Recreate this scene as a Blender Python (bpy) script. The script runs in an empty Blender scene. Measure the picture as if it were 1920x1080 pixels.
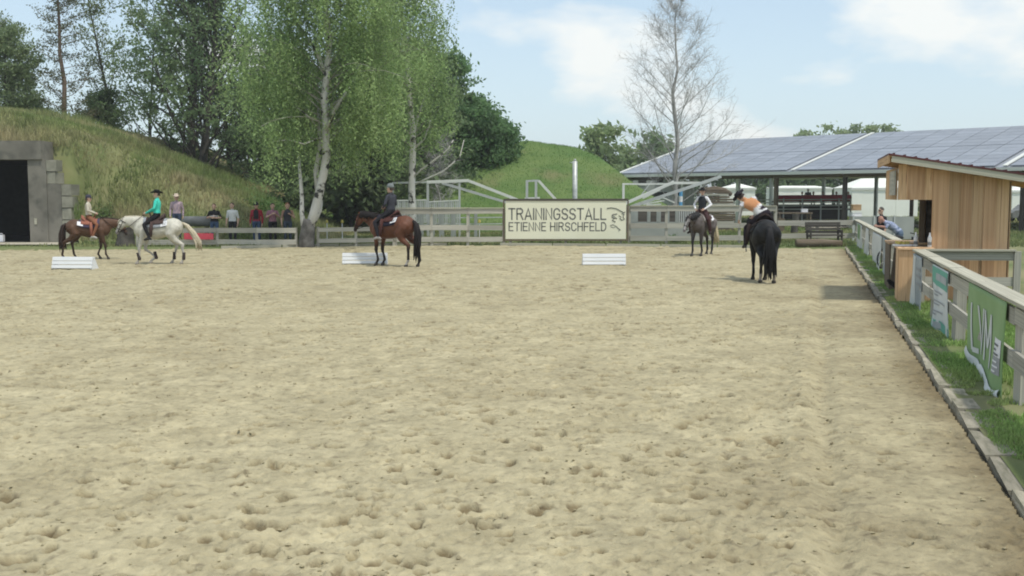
import bpy, math, random
import numpy as np
from mathutils import Vector, Matrix, Quaternion

# ------------------------------------------------------------------ camera, sky, sun, exposure
scn = bpy.context.scene
col = scn.collection
CAMH = 2.1
FPX = 2000.0                      # focal length in photo pixels (1920 wide)
PITCH = math.atan(172.0 / FPX)    # horizon at row 368 of 1080
cam_d = bpy.data.cameras.new("camera")
cam_d.sensor_width = 36.0
cam_d.lens = 36.0 * FPX / 1920.0
cam_d.clip_start = 0.1
cam_d.clip_end = 6000.0
cam = bpy.data.objects.new("camera", cam_d)
cam.location = (0, 0, CAMH)
cam.rotation_euler = (math.pi / 2 - PITCH, 0, 0)
col.objects.link(cam)
scn.camera = cam

SUN_EL = math.radians(65)
SUN_AZ = math.radians(139)        # clockwise from +Y: high on the right, a little behind the camera
sun_from = Vector((math.sin(SUN_AZ) * math.cos(SUN_EL), math.cos(SUN_AZ) * math.cos(SUN_EL), math.sin(SUN_EL)))
sd = bpy.data.lights.new("sun", 'SUN')
sd.energy = 2.3
sd.angle = math.radians(3.5)
sd.color = (1.0, 0.955, 0.86)
so = bpy.data.objects.new("sun", sd)
so.rotation_euler = sun_from.to_track_quat('Z', 'Y').to_euler()
so.location = (30, -20, 60)
col.objects.link(so)

world = bpy.data.worlds.new("World")
scn.world = world
world.use_nodes = True
wn = world.node_tree
wn.nodes.clear()
def W(t, **k):
    n = wn.nodes.new(t)
    for a, b in k.items(): setattr(n, a, b)
    return n
sky = W('ShaderNodeTexSky', sky_type='NISHITA', sun_disc=False, sun_elevation=SUN_EL, sun_rotation=SUN_AZ,
        altitude=200, air_density=1.0, dust_density=1.2, ozone_density=1.0)
tc = W('ShaderNodeTexCoord')
sep = W('ShaderNodeSeparateXYZ')
wn.links.new(tc.outputs['Generated'], sep.inputs[0])
zz = W('ShaderNodeMath', operation='MAXIMUM'); zz.inputs[1].default_value = 0.0
wn.links.new(sep.outputs['Z'], zz.inputs[0])
cmp_ = W('ShaderNodeMapping'); cmp_.inputs['Scale'].default_value = (1.0, 1.0, 2.3); cmp_.inputs['Location'].default_value = (.31, .2, .17)
wn.links.new(tc.outputs['Generated'], cmp_.inputs['Vector'])
cn = W('ShaderNodeTexNoise'); cn.inputs['Scale'].default_value = 4.6; cn.inputs['Detail'].default_value = 6; cn.inputs['Roughness'].default_value = 0.52
wn.links.new(cmp_.outputs[0], cn.inputs['Vector'])
cr = W('ShaderNodeValToRGB')
cr.color_ramp.elements[0].position = 0.475; cr.color_ramp.elements[0].color = (0, 0, 0, 1)
cr.color_ramp.elements[1].position = 0.60; cr.color_ramp.elements[1].color = (1, 1, 1, 1)
wn.links.new(cn.outputs['Fac'], cr.inputs[0])
# thin high veil: paler towards the horizon all the way round
veil = W('ShaderNodeMapRange'); veil.inputs['From Min'].default_value = 0.0; veil.inputs['From Max'].default_value = 0.26
veil.inputs['To Min'].default_value = 0.80; veil.inputs['To Max'].default_value = 0.36
wn.links.new(zz.outputs[0], veil.inputs['Value'])
mv = W('ShaderNodeMixRGB'); mv.inputs['Color2'].default_value = (4.1, 5.0, 5.45, 1)
wn.links.new(veil.outputs[0], mv.inputs['Fac']); wn.links.new(sky.outputs[0], mv.inputs['Color1'])
cf = W('ShaderNodeMath', operation='MULTIPLY'); cf.inputs[1].default_value = 0.88
wn.links.new(cr.outputs[0], cf.inputs[0])
mc = W('ShaderNodeMixRGB'); mc.inputs['Color2'].default_value = (5.9, 6.0, 5.8, 1)
wn.links.new(cf.outputs[0], mc.inputs['Fac']); wn.links.new(mv.outputs[0], mc.inputs['Color1'])
bg = W('ShaderNodeBackground'); bg.inputs['Strength'].default_value = 0.145
wo = W('ShaderNodeOutputWorld')
wn.links.new(mc.outputs[0], bg.inputs['Color']); wn.links.new(bg.outputs[0], wo.inputs['Surface'])

scn.view_settings.view_transform = 'Standard'
scn.view_settings.look = 'None'
scn.view_settings.exposure = 0.25
scn.view_settings.gamma = 1.0
scn.view_settings.use_curve_mapping = False
scn.render.engine = 'CYCLES'
scn.cycles.max_bounces = 6
scn.cycles.diffuse_bounces = 3
scn.cycles.transparent_max_bounces = 8
scn.cycles.filter_width = 1.9

# ------------------------------------------------------------------ helpers
rng = np.random.default_rng(7)
random.seed(7)
V = Vector
_cp, _sp = math.cos(PITCH), math.sin(PITCH)
def ray(px, py):
    u = (px - 960) / FPX; v = (540 - py) / FPX
    return V((u, _cp + v * _sp, -_sp + v * _cp))
def G(px, py, z=0.0):             # photo pixel -> point on the plane z
    d = ray(px, py); t = (z - CAMH) / d.z
    return V((d.x * t, d.y * t, z))
def D(px, py, Y):                 # photo pixel -> point at depth Y
    d = ray(px, py); t = Y / d.y
    return V((d.x * t, Y, CAMH + d.z * t))

def tag(o, label=None, cat=None, group=None, kind=None):
    if label: o['label'] = label
    if cat: o['category'] = cat
    if group: o['group'] = group
    if kind: o['kind'] = kind
    return o
def thing(name, label, cat, loc=(0, 0, 0), rz=0.0, group=None, scale=1.0):
    o = bpy.data.objects.new(name, None)
    o.empty_display_size = 0.2
    o.location = loc; o.rotation_euler = (0, 0, rz); o.scale = (scale,) * 3
    col.objects.link(o)
    return tag(o, label, cat, group)
def link(name, me, parent=None, world=False):
    o = bpy.data.objects.new(name, me); col.objects.link(o)
    if parent is not None:
        o.parent = parent
        if world: o.matrix_parent_inverse = wmat(parent).inverted()
    return o
def wmat(o):
    m = Matrix.LocRotScale(o.location, o.rotation_euler, o.scale)
    if o.parent: m = wmat(o.parent) @ o.matrix_parent_inverse @ m
    return m
def npmesh(name, verts, faces, mat=None, colors=None, smooth=False):
    verts = np.asarray(verts, np.float32).reshape(-1, 3)
    me = bpy.data.meshes.new(name)
    if isinstance(faces, np.ndarray):
        nf, k = faces.shape
        me.vertices.add(len(verts)); me.vertices.foreach_set('co', verts.ravel())
        me.loops.add(nf * k); me.loops.foreach_set('vertex_index', faces.astype(np.int32).ravel())
        me.polygons.add(nf); me.polygons.foreach_set('loop_start', np.arange(0, nf * k, k, dtype=np.int32))
        try: me.polygons.foreach_set('loop_total', np.full(nf, k, np.int32))
        except Exception: pass
        me.update(calc_edges=True)
    else:
        me.from_pydata(verts.tolist(), [], faces); me.update()
    if colors is not None:
        c = np.ones((len(verts), 4), np.float32); c[:, :3] = colors
        at = me.color_attributes.new('Col', 'FLOAT_COLOR', 'POINT')
        at.data.foreach_set('color', c.ravel())
    if smooth: me.polygons.foreach_set('use_smooth', np.ones(len(me.polygons), bool))
    if mat: me.materials.append(mat)
    return me

class MB:                         # collects closed pieces of ONE mesh
    def __init__(s): s.v = []; s.f = []
    def box(s, c, size, M=None):
        n = len(s.v)
        for i in range(8):
            p = V(((-.5, .5)[i & 1] * size[0], (-.5, .5)[(i >> 1) & 1] * size[1], (-.5, .5)[(i >> 2) & 1] * size[2]))
            if M is not None: p = M @ p
            s.v.append(tuple(p + V(c)))
        for q in ((0, 2, 3, 1), (4, 5, 7, 6), (0, 1, 5, 4), (2, 6, 7, 3), (0, 4, 6, 2), (1, 3, 7, 5)):
            s.f.append([n + a for a in q])
        return s
    def bar(s, p0, p1, w, h, up=(0, 0, 1)):
        p0 = V(p0); p1 = V(p1); x = (p1 - p0); L = x.length; x.normalize()
        u = V(up)
        if abs(x.dot(u)) > .98: u = V((0, 1, 0))
        y = u.cross(x).normalized(); z = x.cross(y)
        return s.box((p0 + p1) / 2, (L, w, h), Matrix((x, y, z)).transposed())
    def tube(s, pts, rad, n=8, cap=True):
        pts = [V(p) for p in pts]
        if not hasattr(rad, '__len__'): rad = [rad] * len(pts)
        base = len(s.v)
        ref = V((0, 0, 1)) if abs((pts[-1] - pts[0]).normalized().z) < .9 else V((1, 0, 0))
        for i, p in enumerate(pts):
            t = (pts[min(i + 1, len(pts) - 1)] - pts[max(i - 1, 0)])
            if t.length < 1e-9: t = V((0, 0, 1))
            t.normalize()
            u = ref - t * ref.dot(t); u.normalize(); w = t.cross(u)
            for k in range(n):
                a = 2 * math.pi * k / n
                s.v.append(tuple(p + (u * math.cos(a) + w * math.sin(a)) * rad[i]))
        for i in range(len(pts) - 1):
            for k in range(n):
                a = base + i * n + k; b = base + i * n + (k + 1) % n
                s.f.append([a, b, b + n, a + n])
        if cap:
            s.f.append([base + k for k in range(n)][::-1])
            s.f.append([base + (len(pts) - 1) * n + k for k in range(n)])
        return s
    def lathe(s, prof, c, n=16):
        return s.tube([V(c) + V((0, 0, z)) for r, z in prof], [r for r, z in prof], n)
    def rings(s, rs):             # closed loft through equal-length rings
        n = len(rs[0]); base = len(s.v)
        for r in rs: s.v += [tuple(p) for p in r]
        for i in range(len(rs) - 1):
            for k in range(n):
                a = base + i * n + k; b = base + i * n + (k + 1) % n
                s.f.append([a, b, b + n, a + n])
        s.f.append([base + k for k in range(n)][::-1])
        s.f.append([base + (len(rs) - 1) * n + k for k in range(n)])
        return s
    def quad(s, *p):
        n = len(s.v); s.v += [tuple(q) for q in p]; s.f.append(list(range(n, n + len(p)))); return s
    def build(s, name, mat, parent=None, smooth=False, world=False):
        me = npmesh(name, s.v, s.f, mat, smooth=smooth)
        return link(name, me, parent, world)

_ub = {}
def unit(mat):                    # a unit box shared by all boards of one material
    if mat.name not in _ub:
        m = MB().box((0, 0, 0), (1, 1, 1))
        _ub[mat.name] = npmesh('board_' + mat.name, m.v, m.f, mat)
    return _ub[mat.name]
def frame_of(p0, p1, up=(0, 0, 1)):
    x = (V(p1) - V(p0)).normalized(); u = V(up)
    if abs(x.dot(u)) > .98: u = V((0, 1, 0))
    y = u.cross(x).normalized(); z = x.cross(y)
    return Matrix((x, y, z)).transposed()
def board(name, p0, p1, h, t, mat, parent, up=(0, 0, 1)):
    """a board from p0 to p1: h across (towards up), t thick; world coordinates, one object"""
    p0 = V(p0); p1 = V(p1)
    R = frame_of(p0, p1, up)
    M = Matrix.Translation((p0 + p1) / 2) @ R.to_4x4() @ Matrix.Diagonal((( p1 - p0).length, t, h, 1))
    o = link(name, unit(mat))
    if parent is not None:
        o.parent = parent
        M = wmat(parent).inverted() @ M
    o.matrix_local = M
    return o

# ------------------------------------------------------------------ materials
def mat(name, c1, c2=None, scale=4.0, stretch=(1, 1, 1), rough=.85, bump=0.0, bscale=30, rand=0.0, attr=False,
        metal=0.0, trans=0.0, lo=.35, hi=.65, c3=None, s3=1.0, lo3=.5, hi3=.7, detail=4):
    m = bpy.data.materials.new(name); m.use_nodes = True
    nt = m.node_tree; nt.nodes.clear(); N = nt.nodes.new; L = nt.links.new
    out = N('ShaderNodeOutputMaterial'); pb = N('ShaderNodeBsdfPrincipled')
    pb.inputs['Roughness'].default_value = rough; pb.inputs['Metallic'].default_value = metal
    if metal == 0: pb.inputs['Specular IOR Level'].default_value = 0.25
    tcn = N('ShaderNodeTexCoord'); mp = N('ShaderNodeMapping'); mp.inputs['Scale'].default_value = stretch
    L(tcn.outputs['Object'], mp.inputs['Vector'])
    oi = N('ShaderNodeObjectInfo')
    vm = N('ShaderNodeVectorMath'); vm.operation = 'ADD'
    vs = N('ShaderNodeMath'); vs.operation = 'MULTIPLY'; vs.inputs[1].default_value = 37.0 if rand else 0.0
    L(oi.outputs['Random'], vs.inputs[0]); L(mp.outputs[0], vm.inputs[0]); L(vs.outputs[0], vm.inputs[1])
    colsock = None
    if c2 is not None:
        nz = N('ShaderNodeTexNoise'); nz.inputs['Scale'].default_value = scale; nz.inputs['Detail'].default_value = detail
        L(vm.outputs[0], nz.inputs['Vector'])
        mr = N('ShaderNodeMapRange'); mr.inputs['From Min'].default_value = lo; mr.inputs['From Max'].default_value = hi
        L(nz.outputs['Fac'], mr.inputs['Value'])
        mx = N('ShaderNodeMixRGB'); mx.inputs['Color1'].default_value = (*c1, 1); mx.inputs['Color2'].default_value = (*c2, 1)
        L(mr.outputs[0], mx.inputs['Fac']); colsock = mx.outputs[0]
    else:
        rgb = N('ShaderNodeRGB'); rgb.outputs[0].default_value = (*c1, 1); colsock = rgb.outputs[0]
    if c3 is not None:
        nz = N('ShaderNodeTexNoise'); nz.inputs['Scale'].default_value = s3; nz.inputs['Detail'].default_value = 5
        L(vm.outputs[0], nz.inputs['Vector'])
        mr = N('ShaderNodeMapRange'); mr.inputs['From Min'].default_value = lo3; mr.inputs['From Max'].default_value = hi3
        L(nz.outputs['Fac'], mr.inputs['Value'])
        mx = N('ShaderNodeMixRGB'); mx.inputs['Color2'].default_value = (*c3, 1)
        L(mr.outputs[0], mx.inputs['Fac']); L(colsock, mx.inputs['Color1']); colsock = mx.outputs[0]
    if attr:
        at = N('ShaderNodeAttribute'); at.attribute_name = 'Col'
        mx = N('ShaderNodeMixRGB'); mx.blend_type = 'MULTIPLY'; mx.inputs['Fac'].default_value = 1
        L(colsock, mx.inputs['Color1']); L(at.outputs['Color'], mx.inputs['Color2']); colsock = mx.outputs[0]
    if rand:
        mr = N('ShaderNodeMapRange'); mr.inputs['To Min'].default_value = 1 - rand; mr.inputs['To Max'].default_value = 1 + rand
        L(oi.outputs['Random'], mr.inputs['Value'])
        hs = N('ShaderNodeHueSaturation'); L(mr.outputs[0], hs.inputs['Value']); L(colsock, hs.inputs['Color']); colsock = hs.outputs[0]
    L(colsock, pb.inputs['Base Color'])
    if bump:
        nb = N('ShaderNodeTexNoise'); nb.inputs['Scale'].default_value = bscale; nb.inputs['Detail'].default_value = 5
        L(vm.outputs[0], nb.inputs['Vector'])
        bp = N('ShaderNodeBump'); bp.inputs['Strength'].default_value = bump; bp.inputs['Distance'].default_value = 0.02
        L(nb.outputs['Fac'], bp.inputs['Height']); L(bp.outputs[0], pb.inputs['Normal'])
    if trans:
        tr = N('ShaderNodeBsdfTranslucent'); L(colsock, tr.inputs['Color'])
        ms = N('ShaderNodeMixShader'); ms.inputs[0].default_value = trans
        L(pb.outputs[0], ms.inputs[1]); L(tr.outputs[0], ms.inputs[2]); L(ms.outputs[0], out.inputs['Surface'])
    else:
        L(pb.outputs[0], out.inputs['Surface'])
    return m

GRAIN = (.7, 7, 7)
M = dict(
    sand=mat('sand', (.39, .343, .215), (.45, .40, .256), 1.3, rough=.95, attr=True, bump=.8, bscale=34, c3=(.285, .245, .155), s3=11, lo3=.54, hi3=.70, detail=8),
    grey_wood=mat('grey_wood', (.31, .30, .255), (.47, .45, .385), 1.6, GRAIN, rand=.18, bump=.3, bscale=4),
    larch_dark=mat('larch_heartwood', (.40, .235, .125), (.54, .345, .20), 1.1, (.8, 5, 5), rand=.2, bump=.2, bscale=4),
    limb=mat('birch_limb_bark', (.20, .18, .15), (.42, .40, .36), 3),
    pale_wood=mat('pale_wood', (.36, .345, .27), (.50, .48, .385), 1.6, GRAIN, rand=.08, bump=.2, bscale=4),
    larch=mat('larch', (.50, .315, .17), (.68, .475, .285), 1.1, (.8, 5, 5), rand=.27, bump=.2, bscale=4, c3=(.27, .13, .065), s3=1.1, lo3=.56, hi3=.72),
    dark_wood=mat('dark_wood', (.05, .045, .04), (.10, .09, .075), 1.6, GRAIN, rand=.2),
    brown_wood=mat('brown_wood', (.11, .085, .06), (.18, .145, .105), 1.6, GRAIN, rand=.15),
    concrete=mat('concrete', (.15, .142, .12), (.25, .235, .20), .8, bump=.4, bscale=14, c3=(.09, .09, .078), s3=1.7, lo3=.5, hi3=.75),
    block=mat('concrete_block', (.23, .225, .18), (.33, .32, .26), 1.4, bump=.3, bscale=14, rand=.12),
    kerbstone=mat('kerb_concrete', (.27, .25, .19), (.40, .365, .285), 2.2, rand=.2, bump=.5, bscale=20, c3=(.18, .175, .12), s3=3),
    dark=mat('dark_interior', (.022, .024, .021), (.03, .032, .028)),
    black=mat('black_plastic', (.02, .021, .023), rough=.5),
    white=mat('white_plastic', (.70, .73, .74), (.78, .79, .80), 2, rough=.5),
    paper=mat('white_paper', (.78, .78, .80), rough=.7),
    sign_cream=mat('sign_cream', (.74, .73, .565), (.79, .78, .615), .6, rough=.55),
    sign_ink=mat('sign_ink', (.15, .155, .14), rough=.6),
    galv=mat('galvanised_steel', (.42, .44, .43), (.58, .60, .58), 5, rough=.5, metal=.35),
    white_steel=mat('pale_steel', (.62, .64, .60), (.72, .73, .69), 3, rough=.5),
    panel_grey=mat('grey_panel', (.26, .28, .265), (.34, .36, .335), 1.0, rough=.6),
    birch=mat('birch_bark', (.50, .49, .45), (.62, .61, .57), 2.0, (1, 1, 1), bump=.2, c3=(.05, .05, .045), s3=2.6, lo3=.56, hi3=.62),
    birch_base=mat('birch_base_bark', (.07, .065, .058), (.20, .19, .175), 3.0, bump=.6, bscale=12),
    bark=mat('bark', (.05, .046, .04), (.11, .10, .085), 4, bump=.5),
    grey_bark=mat('grey_bark', (.28, .275, .265), (.43, .42, .40), 4),
    pine_bark=mat('pine_bark', (.14, .10, .08), (.23, .17, .13), 4),
    leaf=mat('leaf', (1.0, 1.05, 1.0), (1.38, 1.45, 1.38), .7, rough=.6, attr=True, trans=.5),
    grass=mat('grass_blade', (.85, .85, .85), (1.15, 1.15, 1.15), .5, rough=.8, attr=True, trans=.3),
    turf=mat('turf', (.10, .14, .045), (.17, .19, .08), 1.1, rough=1, bump=.6, bscale=9, c3=(.24, .225, .12), s3=.11, lo3=.50, hi3=.64),
    hill=mat('hill_turf', (.14, .17, .065), (.23, .235, .11), .55, rough=1, bump=.8, bscale=5, c3=(.22, .19, .11), s3=.30, lo3=.50, hi3=.68),
    slope=mat('slope_turf', (.085, .15, .042), (.135, .19, .062), .5, rough=1, bump=.8, bscale=5, c3=(.17, .175, .08), s3=.3, lo3=.55, hi3=.72),
    gravel=mat('gravel_path', (.38, .35, .27), (.48, .44, .35), 3, rough=1, bump=.4, bscale=30),
    coat=mat('horse_coat', (.86, .86, .86), (1.14, 1.14, 1.14), 7, rough=.58, attr=True),
    cloth=mat('cloth', (.92, .92, .92), (1.08, 1.08, 1.08), 9, rough=.9, attr=True),
    hair=mat('hair', (.8, .8, .8), (1.2, 1.2, 1.2), 30, rough=.6, attr=True),
    leather=mat('saddle_leather', (.075, .04, .025), (.12, .065, .04), 8, rough=.5),
    tan_leather=mat('tan_leather', (.22, .10, .06), (.29, .14, .09), 8, rough=.5),
    red=mat('red_fabric', (.55, .07, .10), (.62, .09, .12), 2, rough=.8),
    red_metal=mat('red_sheet_metal', (.085, .03, .032), (.12, .04, .04), 3, rough=.5),
    teal=mat('teal_print', (.16, .42, .33), rough=.7),
    lime=mat('green_print', (.23, .36, .16), (.28, .41, .20), 1.2, rough=.7),
    banner_white=mat('white_banner', (.60, .63, .62), (.70, .72, .71), 1.5, rough=.7),
    banner_grey=mat('grey_banner', (.30, .34, .36), (.42, .45, .46), 2, rough=.7),
    ink=mat('grey_print', (.17, .18, .18), rough=.8),
    soft_ink=mat('pale_grey_print', (.34, .35, .36), rough=.8),
    pv=mat('solar_cells', (.225, .25, .29), (.265, .29, .33), 3, rough=.40, rand=.10),
    pv_frame=mat('solar_frame', (.36, .38, .41), rough=.4, metal=.4),
    tent=mat('tent_canvas', (.78, .80, .73), (.84, .85, .78), .7, rough=.8),
    tank=mat('grey_tank', (.16, .165, .16), (.22, .225, .22), 3, rough=.5),
    water=mat('clear_bottle', (.45, .47, .48), (.75, .77, .78), 14, rough=.15),
    yellow=mat('yellow_plastic', (.55, .45, .12), rough=.6),
    blue=mat('blue_paint', (.12, .35, .6), rough=.6),
)
# ------------------------------------------------------------------ numpy noise
def vnoise(x, y, scale, seed):
    r = np.random.default_rng(seed); T = r.random((256, 256)).astype(np.float32)
    x = np.asarray(x) / scale + 1000.3; y = np.asarray(y) / scale + 1000.7
    xi = np.floor(x).astype(int); yi = np.floor(y).astype(int)
    fx = x - xi; fy = y - yi
    fx = fx * fx * (3 - 2 * fx); fy = fy * fy * (3 - 2 * fy)
    a = T[yi % 256, xi % 256]; b = T[yi % 256, (xi + 1) % 256]
    c = T[(yi + 1) % 256, xi % 256]; d = T[(yi + 1) % 256, (xi + 1) % 256]
    return (a * (1 - fx) + b * fx) * (1 - fy) + (c * (1 - fx) + d * fx) * fy - .5
def sstep(a, b, x):
    t = np.clip((x - a) / (b - a), 0, 1); return t * t * (3 - 2 * t)

# ------------------------------------------------------------------ layout of the riding arena
ES = V((.2678, .9635, 0)); NS = V((.9635, -.2678, 0))      # along the right hand rail, and away from the arena
def kerb_x(Y): return 1.47 + .278 * Y
def fence_pt(Y, z=0.0): return V((2.15 + .278 * Y, Y, z))
far_px = [(-200, 471), (110, 468), (370, 467), (560, 463), (740, 460.5), (940, 460), (1180, 462), (1600, 467), (1800, 468)]
far_w = [G(*p) for p in far_px]
FX = np.array([p.x for p in far_w]); FY = np.array([p.y for p in far_w])
def far_y(X): return np.interp(X, FX, FY)
def hill_a(X, Y):                 # the grassed bunker on the left
    zx = np.interp(X, [-60, -30, -25, -21, -18.5, -16.4, -14.5, -12.7, -11, -9.0, -7.5], [5.8, 6.5, 6.3, 5.35, 4.15, 3.25, 2.5, 1.7, .85, .15, 0])
    zx = zx + .25 * vnoise(X, Y, 2.2, 3) * np.clip(zx, 0, 1) + .16 * vnoise(X, Y, .8, 4) * np.clip(zx, 0, 1)
    left = sstep(-18.6, -19.9, X)
    front = (Y - 47.6) * 1.15 * (1 - left) + (4.35 + (Y - 48.3) * .62) * left
    front = np.where((left > .5) & (Y < 48.3), -1.0, front)
    back = (84 - Y) * .5
    return np.maximum(np.minimum(np.minimum(zx, front), back), -1.0)
def hill_b(X, Y):                 # the second grassed bunker beyond the walker
    zx = np.interp(X, [-16, -12, -8, -4, 1, 4.5, 6, 7.5, 9, 10.5, 12], [0, 1.2, 3.2, 5.0, 6.0, 5.35, 4.5, 3.1, 1.7, .7, -.2])
    zx = zx + .3 * vnoise(X, Y, 2.5, 13) * np.clip(zx, 0, 1) + .05 * vnoise(X, Y, 1.3, 14) * np.clip(zx, 0, 1)
    front = (Y - 61.0) * .46 + .25 * vnoise(X, Y, 3, 15)
    back = (105 - Y) * .5
    return np.maximum(np.minimum(np.minimum(zx, front), back), -1.0)
def ground_z(X, Y):
    X = np.asarray(X, float); Y = np.asarray(Y, float)
    z = .03 + .06 * vnoise(X, Y, 6, 21) * sstep(48, 56, Y)
    inside = (Y < far_y(X) + .05) & (X < kerb_x(Y) + 1.2)
    return np.where(inside, -.12, z)

# terrain: one sheet to the horizon
def graded(lo, hi, step, far, growth=1.16):
    a = list(np.arange(lo, hi + 1e-6, step)); s = step; x = a[-1]
    while x < far: s *= growth; x += s; a.append(x)
    s = step; x = a[0]; pre = []
    while x > -far: s *= growth; x -= s; pre.append(x)
    return np.array(pre[::-1] + a)
tx = graded(-32, 44, .9, 2600); ty = graded(-2, 112, .9, 2600)
TX, TY = np.meshgrid(tx, ty); TZ = ground_z(TX, TY)
def gridfaces(ny, nx):
    i = np.arange(ny * nx).reshape(ny, nx)
    return np.stack([i[:-1, :-1], i[:-1, 1:], i[1:, 1:], i[1:, :-1]], -1).reshape(-1, 4)
def grid(name, X, Y, Z, m, colors=None, smooth=True):
    me = npmesh(name, np.stack([X, Y, Z], -1).reshape(-1, 3), gridfaces(*X.shape), m, None if colors is None else colors.reshape(-1, 3), smooth)
    return link(name, me)
tag(grid('ground', TX, TY, TZ, M['turf']), 'green and straw coloured turf round the arena out to the horizon', kind='structure')

for nm, fn, xr, yr, lab in (('bunker_hill', hill_a, (-60, -6.5), (46.8, 86), 'tall dry grass hill heaped over the concrete bunker'),
                            ('grass_hill', hill_b, (-18, 13), (60, 107), 'green grass hill rising behind the horse walker')):
    X, Y = np.meshgrid(np.arange(*xr, .28), np.arange(*yr, .28))
    Z = fn(X, Y); P_ = np.stack([X, Y, Z], -1).reshape(-1, 3); F_ = gridfaces(*X.shape)
    q_ = P_[F_]     # the doorway of the bunker is open: no earth in it
    hole = (q_[:, :, 2].min(1) < 4.05) & (q_[:, :, 0].mean(1) < -21.1) & (q_[:, :, 1].min(1) < 50)
    tag(link(nm, npmesh(nm, P_, F_[~hole], M['hill' if nm == 'bunker_hill' else 'slope'], smooth=True)), lab, kind='structure')

# arena sand: fan of square cells, hoof prints pressed in
r = [3.0]
while r[-1] < 49: r.append(r[-1] * 1.0023)
r = np.array(r); t = np.arange(-.60, .56, .0023)
SX = r[:, None] * t[None, :]; SY = np.repeat(r[:, None], len(t), 1)
SZ = .014 * vnoise(SX, SY, 1.6, 31) + .010 * vnoise(SX, SY, .55, 32) + .012 * vnoise(SX, SY, .21, 33)
FINE = .016 * vnoise(SX, SY, .09, 34) + .018 * vnoise(SX, SY, .042, 35) + .013 * vnoise(SX, SY, .024, 36)
SZ += FINE * (.7 + .9 * np.clip(vnoise(SX, SY, .7, 37) * 2 + .3, 0, 1))
edge = kerb_x(SY) - SX
trk = sstep(.15, .5, edge) * sstep(1.5, .9, edge)          # the smoother track along the kerb
SZ *= 1 - .55 * trk
darkened = .10 * np.ones_like(SZ)
SZ -= .035 * np.exp(-((edge - 1.25 - .12 * vnoise(SX, SY, 3, 40)) / .10) ** 2) - .02 * np.exp(-((edge - 1.5) / .12) ** 2)
pr = np.random.default_rng(11)
n = 0; tries = 0
while n < 5600 and tries < 90000:
    tries += 1
    yy = 3.6 + 43 * pr.random() ** .75
    xx = yy * (-.56 + 1.06 * pr.random())
    if xx > kerb_x(yy) - .3: continue
    clump = vnoise(xx, yy, 2.6, 41) + .6 * vnoise(xx, yy, .9, 42)
    if pr.random() > .42 + 1.1 * clump: continue
    if kerb_x(yy) - xx < 1.4 and pr.random() < .5: continue
    n += 1
    R = pr.uniform(.022, .046) * (1.4 if pr.random() < .22 else 1); a = pr.uniform(0, 6.28); dep = pr.uniform(.028, .060) * (1.3 if pr.random() < .25 else .9)
    R = max(R, .0026 * yy * pr.uniform(.8, 1.25)); dep += .0003 * yy
    lo = np.searchsorted(r, yy - .3); hi = np.searchsorted(r, yy + .3)
    l2 = np.searchsorted(t, (xx - .3) / yy); h2 = np.searchsorted(t, (xx + .3) / yy)
    if hi - lo < 2 or h2 - l2 < 2: continue
    X = SX[lo:hi, l2:h2] - xx; Y = SY[lo:hi, l2:h2] - yy
    u = (X * math.cos(a) + Y * math.sin(a)) / (R * 1.35); w = (-X * math.sin(a) + Y * math.cos(a)) / R
    wob = 1 + .75 * vnoise(X + xx, Y + yy, .06, 50)
    d = np.sqrt(u * u + w * w) * wob
    pit = np.exp(-(np.minimum(d, 4) ** 7) * .7)
    SZ[lo:hi, l2:h2] += -dep * pit + dep * (.13 + .10 * np.tanh(u * 2)) * np.exp(-((d - 1.5) / .40) ** 2) * (.5 + 1.6 * np.clip(vnoise(X + xx, Y + yy, .045, 52) + .3, 0, 1))
    darkened[lo:hi, l2:h2] = np.maximum(darkened[lo:hi, l2:h2], pit * pr.uniform(.65, 1.15) * (.6 + .8 * (vnoise(X + xx, Y + yy, .05, 51) + .5)))  # each hoof pit is toned darker than the sand around it
# moist ground turned up along the rail where the horses walk
band = sstep(4.6, .6, edge) * (.62 + 1.0 * vnoise(SX, SY, 1.8, 60) + .5 * vnoise(SX, SY, .5, 64)) + .9 * sstep(.55, .05, edge)
patch = sstep(.10, .34, vnoise(SX, SY, 3.5, 61) * .8 + .7 * vnoise(SX, SY * .5, 1.1, 62))
darkened = np.clip(np.maximum(darkened, np.maximum(band * .55, patch * .24)), 0, 1)
DRY = np.array([1.0, 1.0, 1.0]); DARK_SAND = np.array([.46, .415, .37])
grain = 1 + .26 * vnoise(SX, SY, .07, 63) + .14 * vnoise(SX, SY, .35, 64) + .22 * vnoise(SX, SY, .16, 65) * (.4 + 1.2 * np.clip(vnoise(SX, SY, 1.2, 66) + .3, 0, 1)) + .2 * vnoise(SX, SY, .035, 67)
SC = (DRY + (DARK_SAND - DRY) * darkened[..., None]) * grain[..., None]
out = (edge < .02) | (SY > far_y(SX) + .02)
SZ = np.where(out, -.35, SZ)
SF = gridfaces(*SX.shape); SF = SF[~out.ravel()[SF].all(1)]
tag(link('arena_sand', npmesh('arena_sand', np.stack([SX, SY, SZ], -1).reshape(-1, 3), SF, M['sand'], SC.reshape(-1, 3), True)), 'pale trampled sand of the riding arena pitted by hooves', kind='structure')

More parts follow.
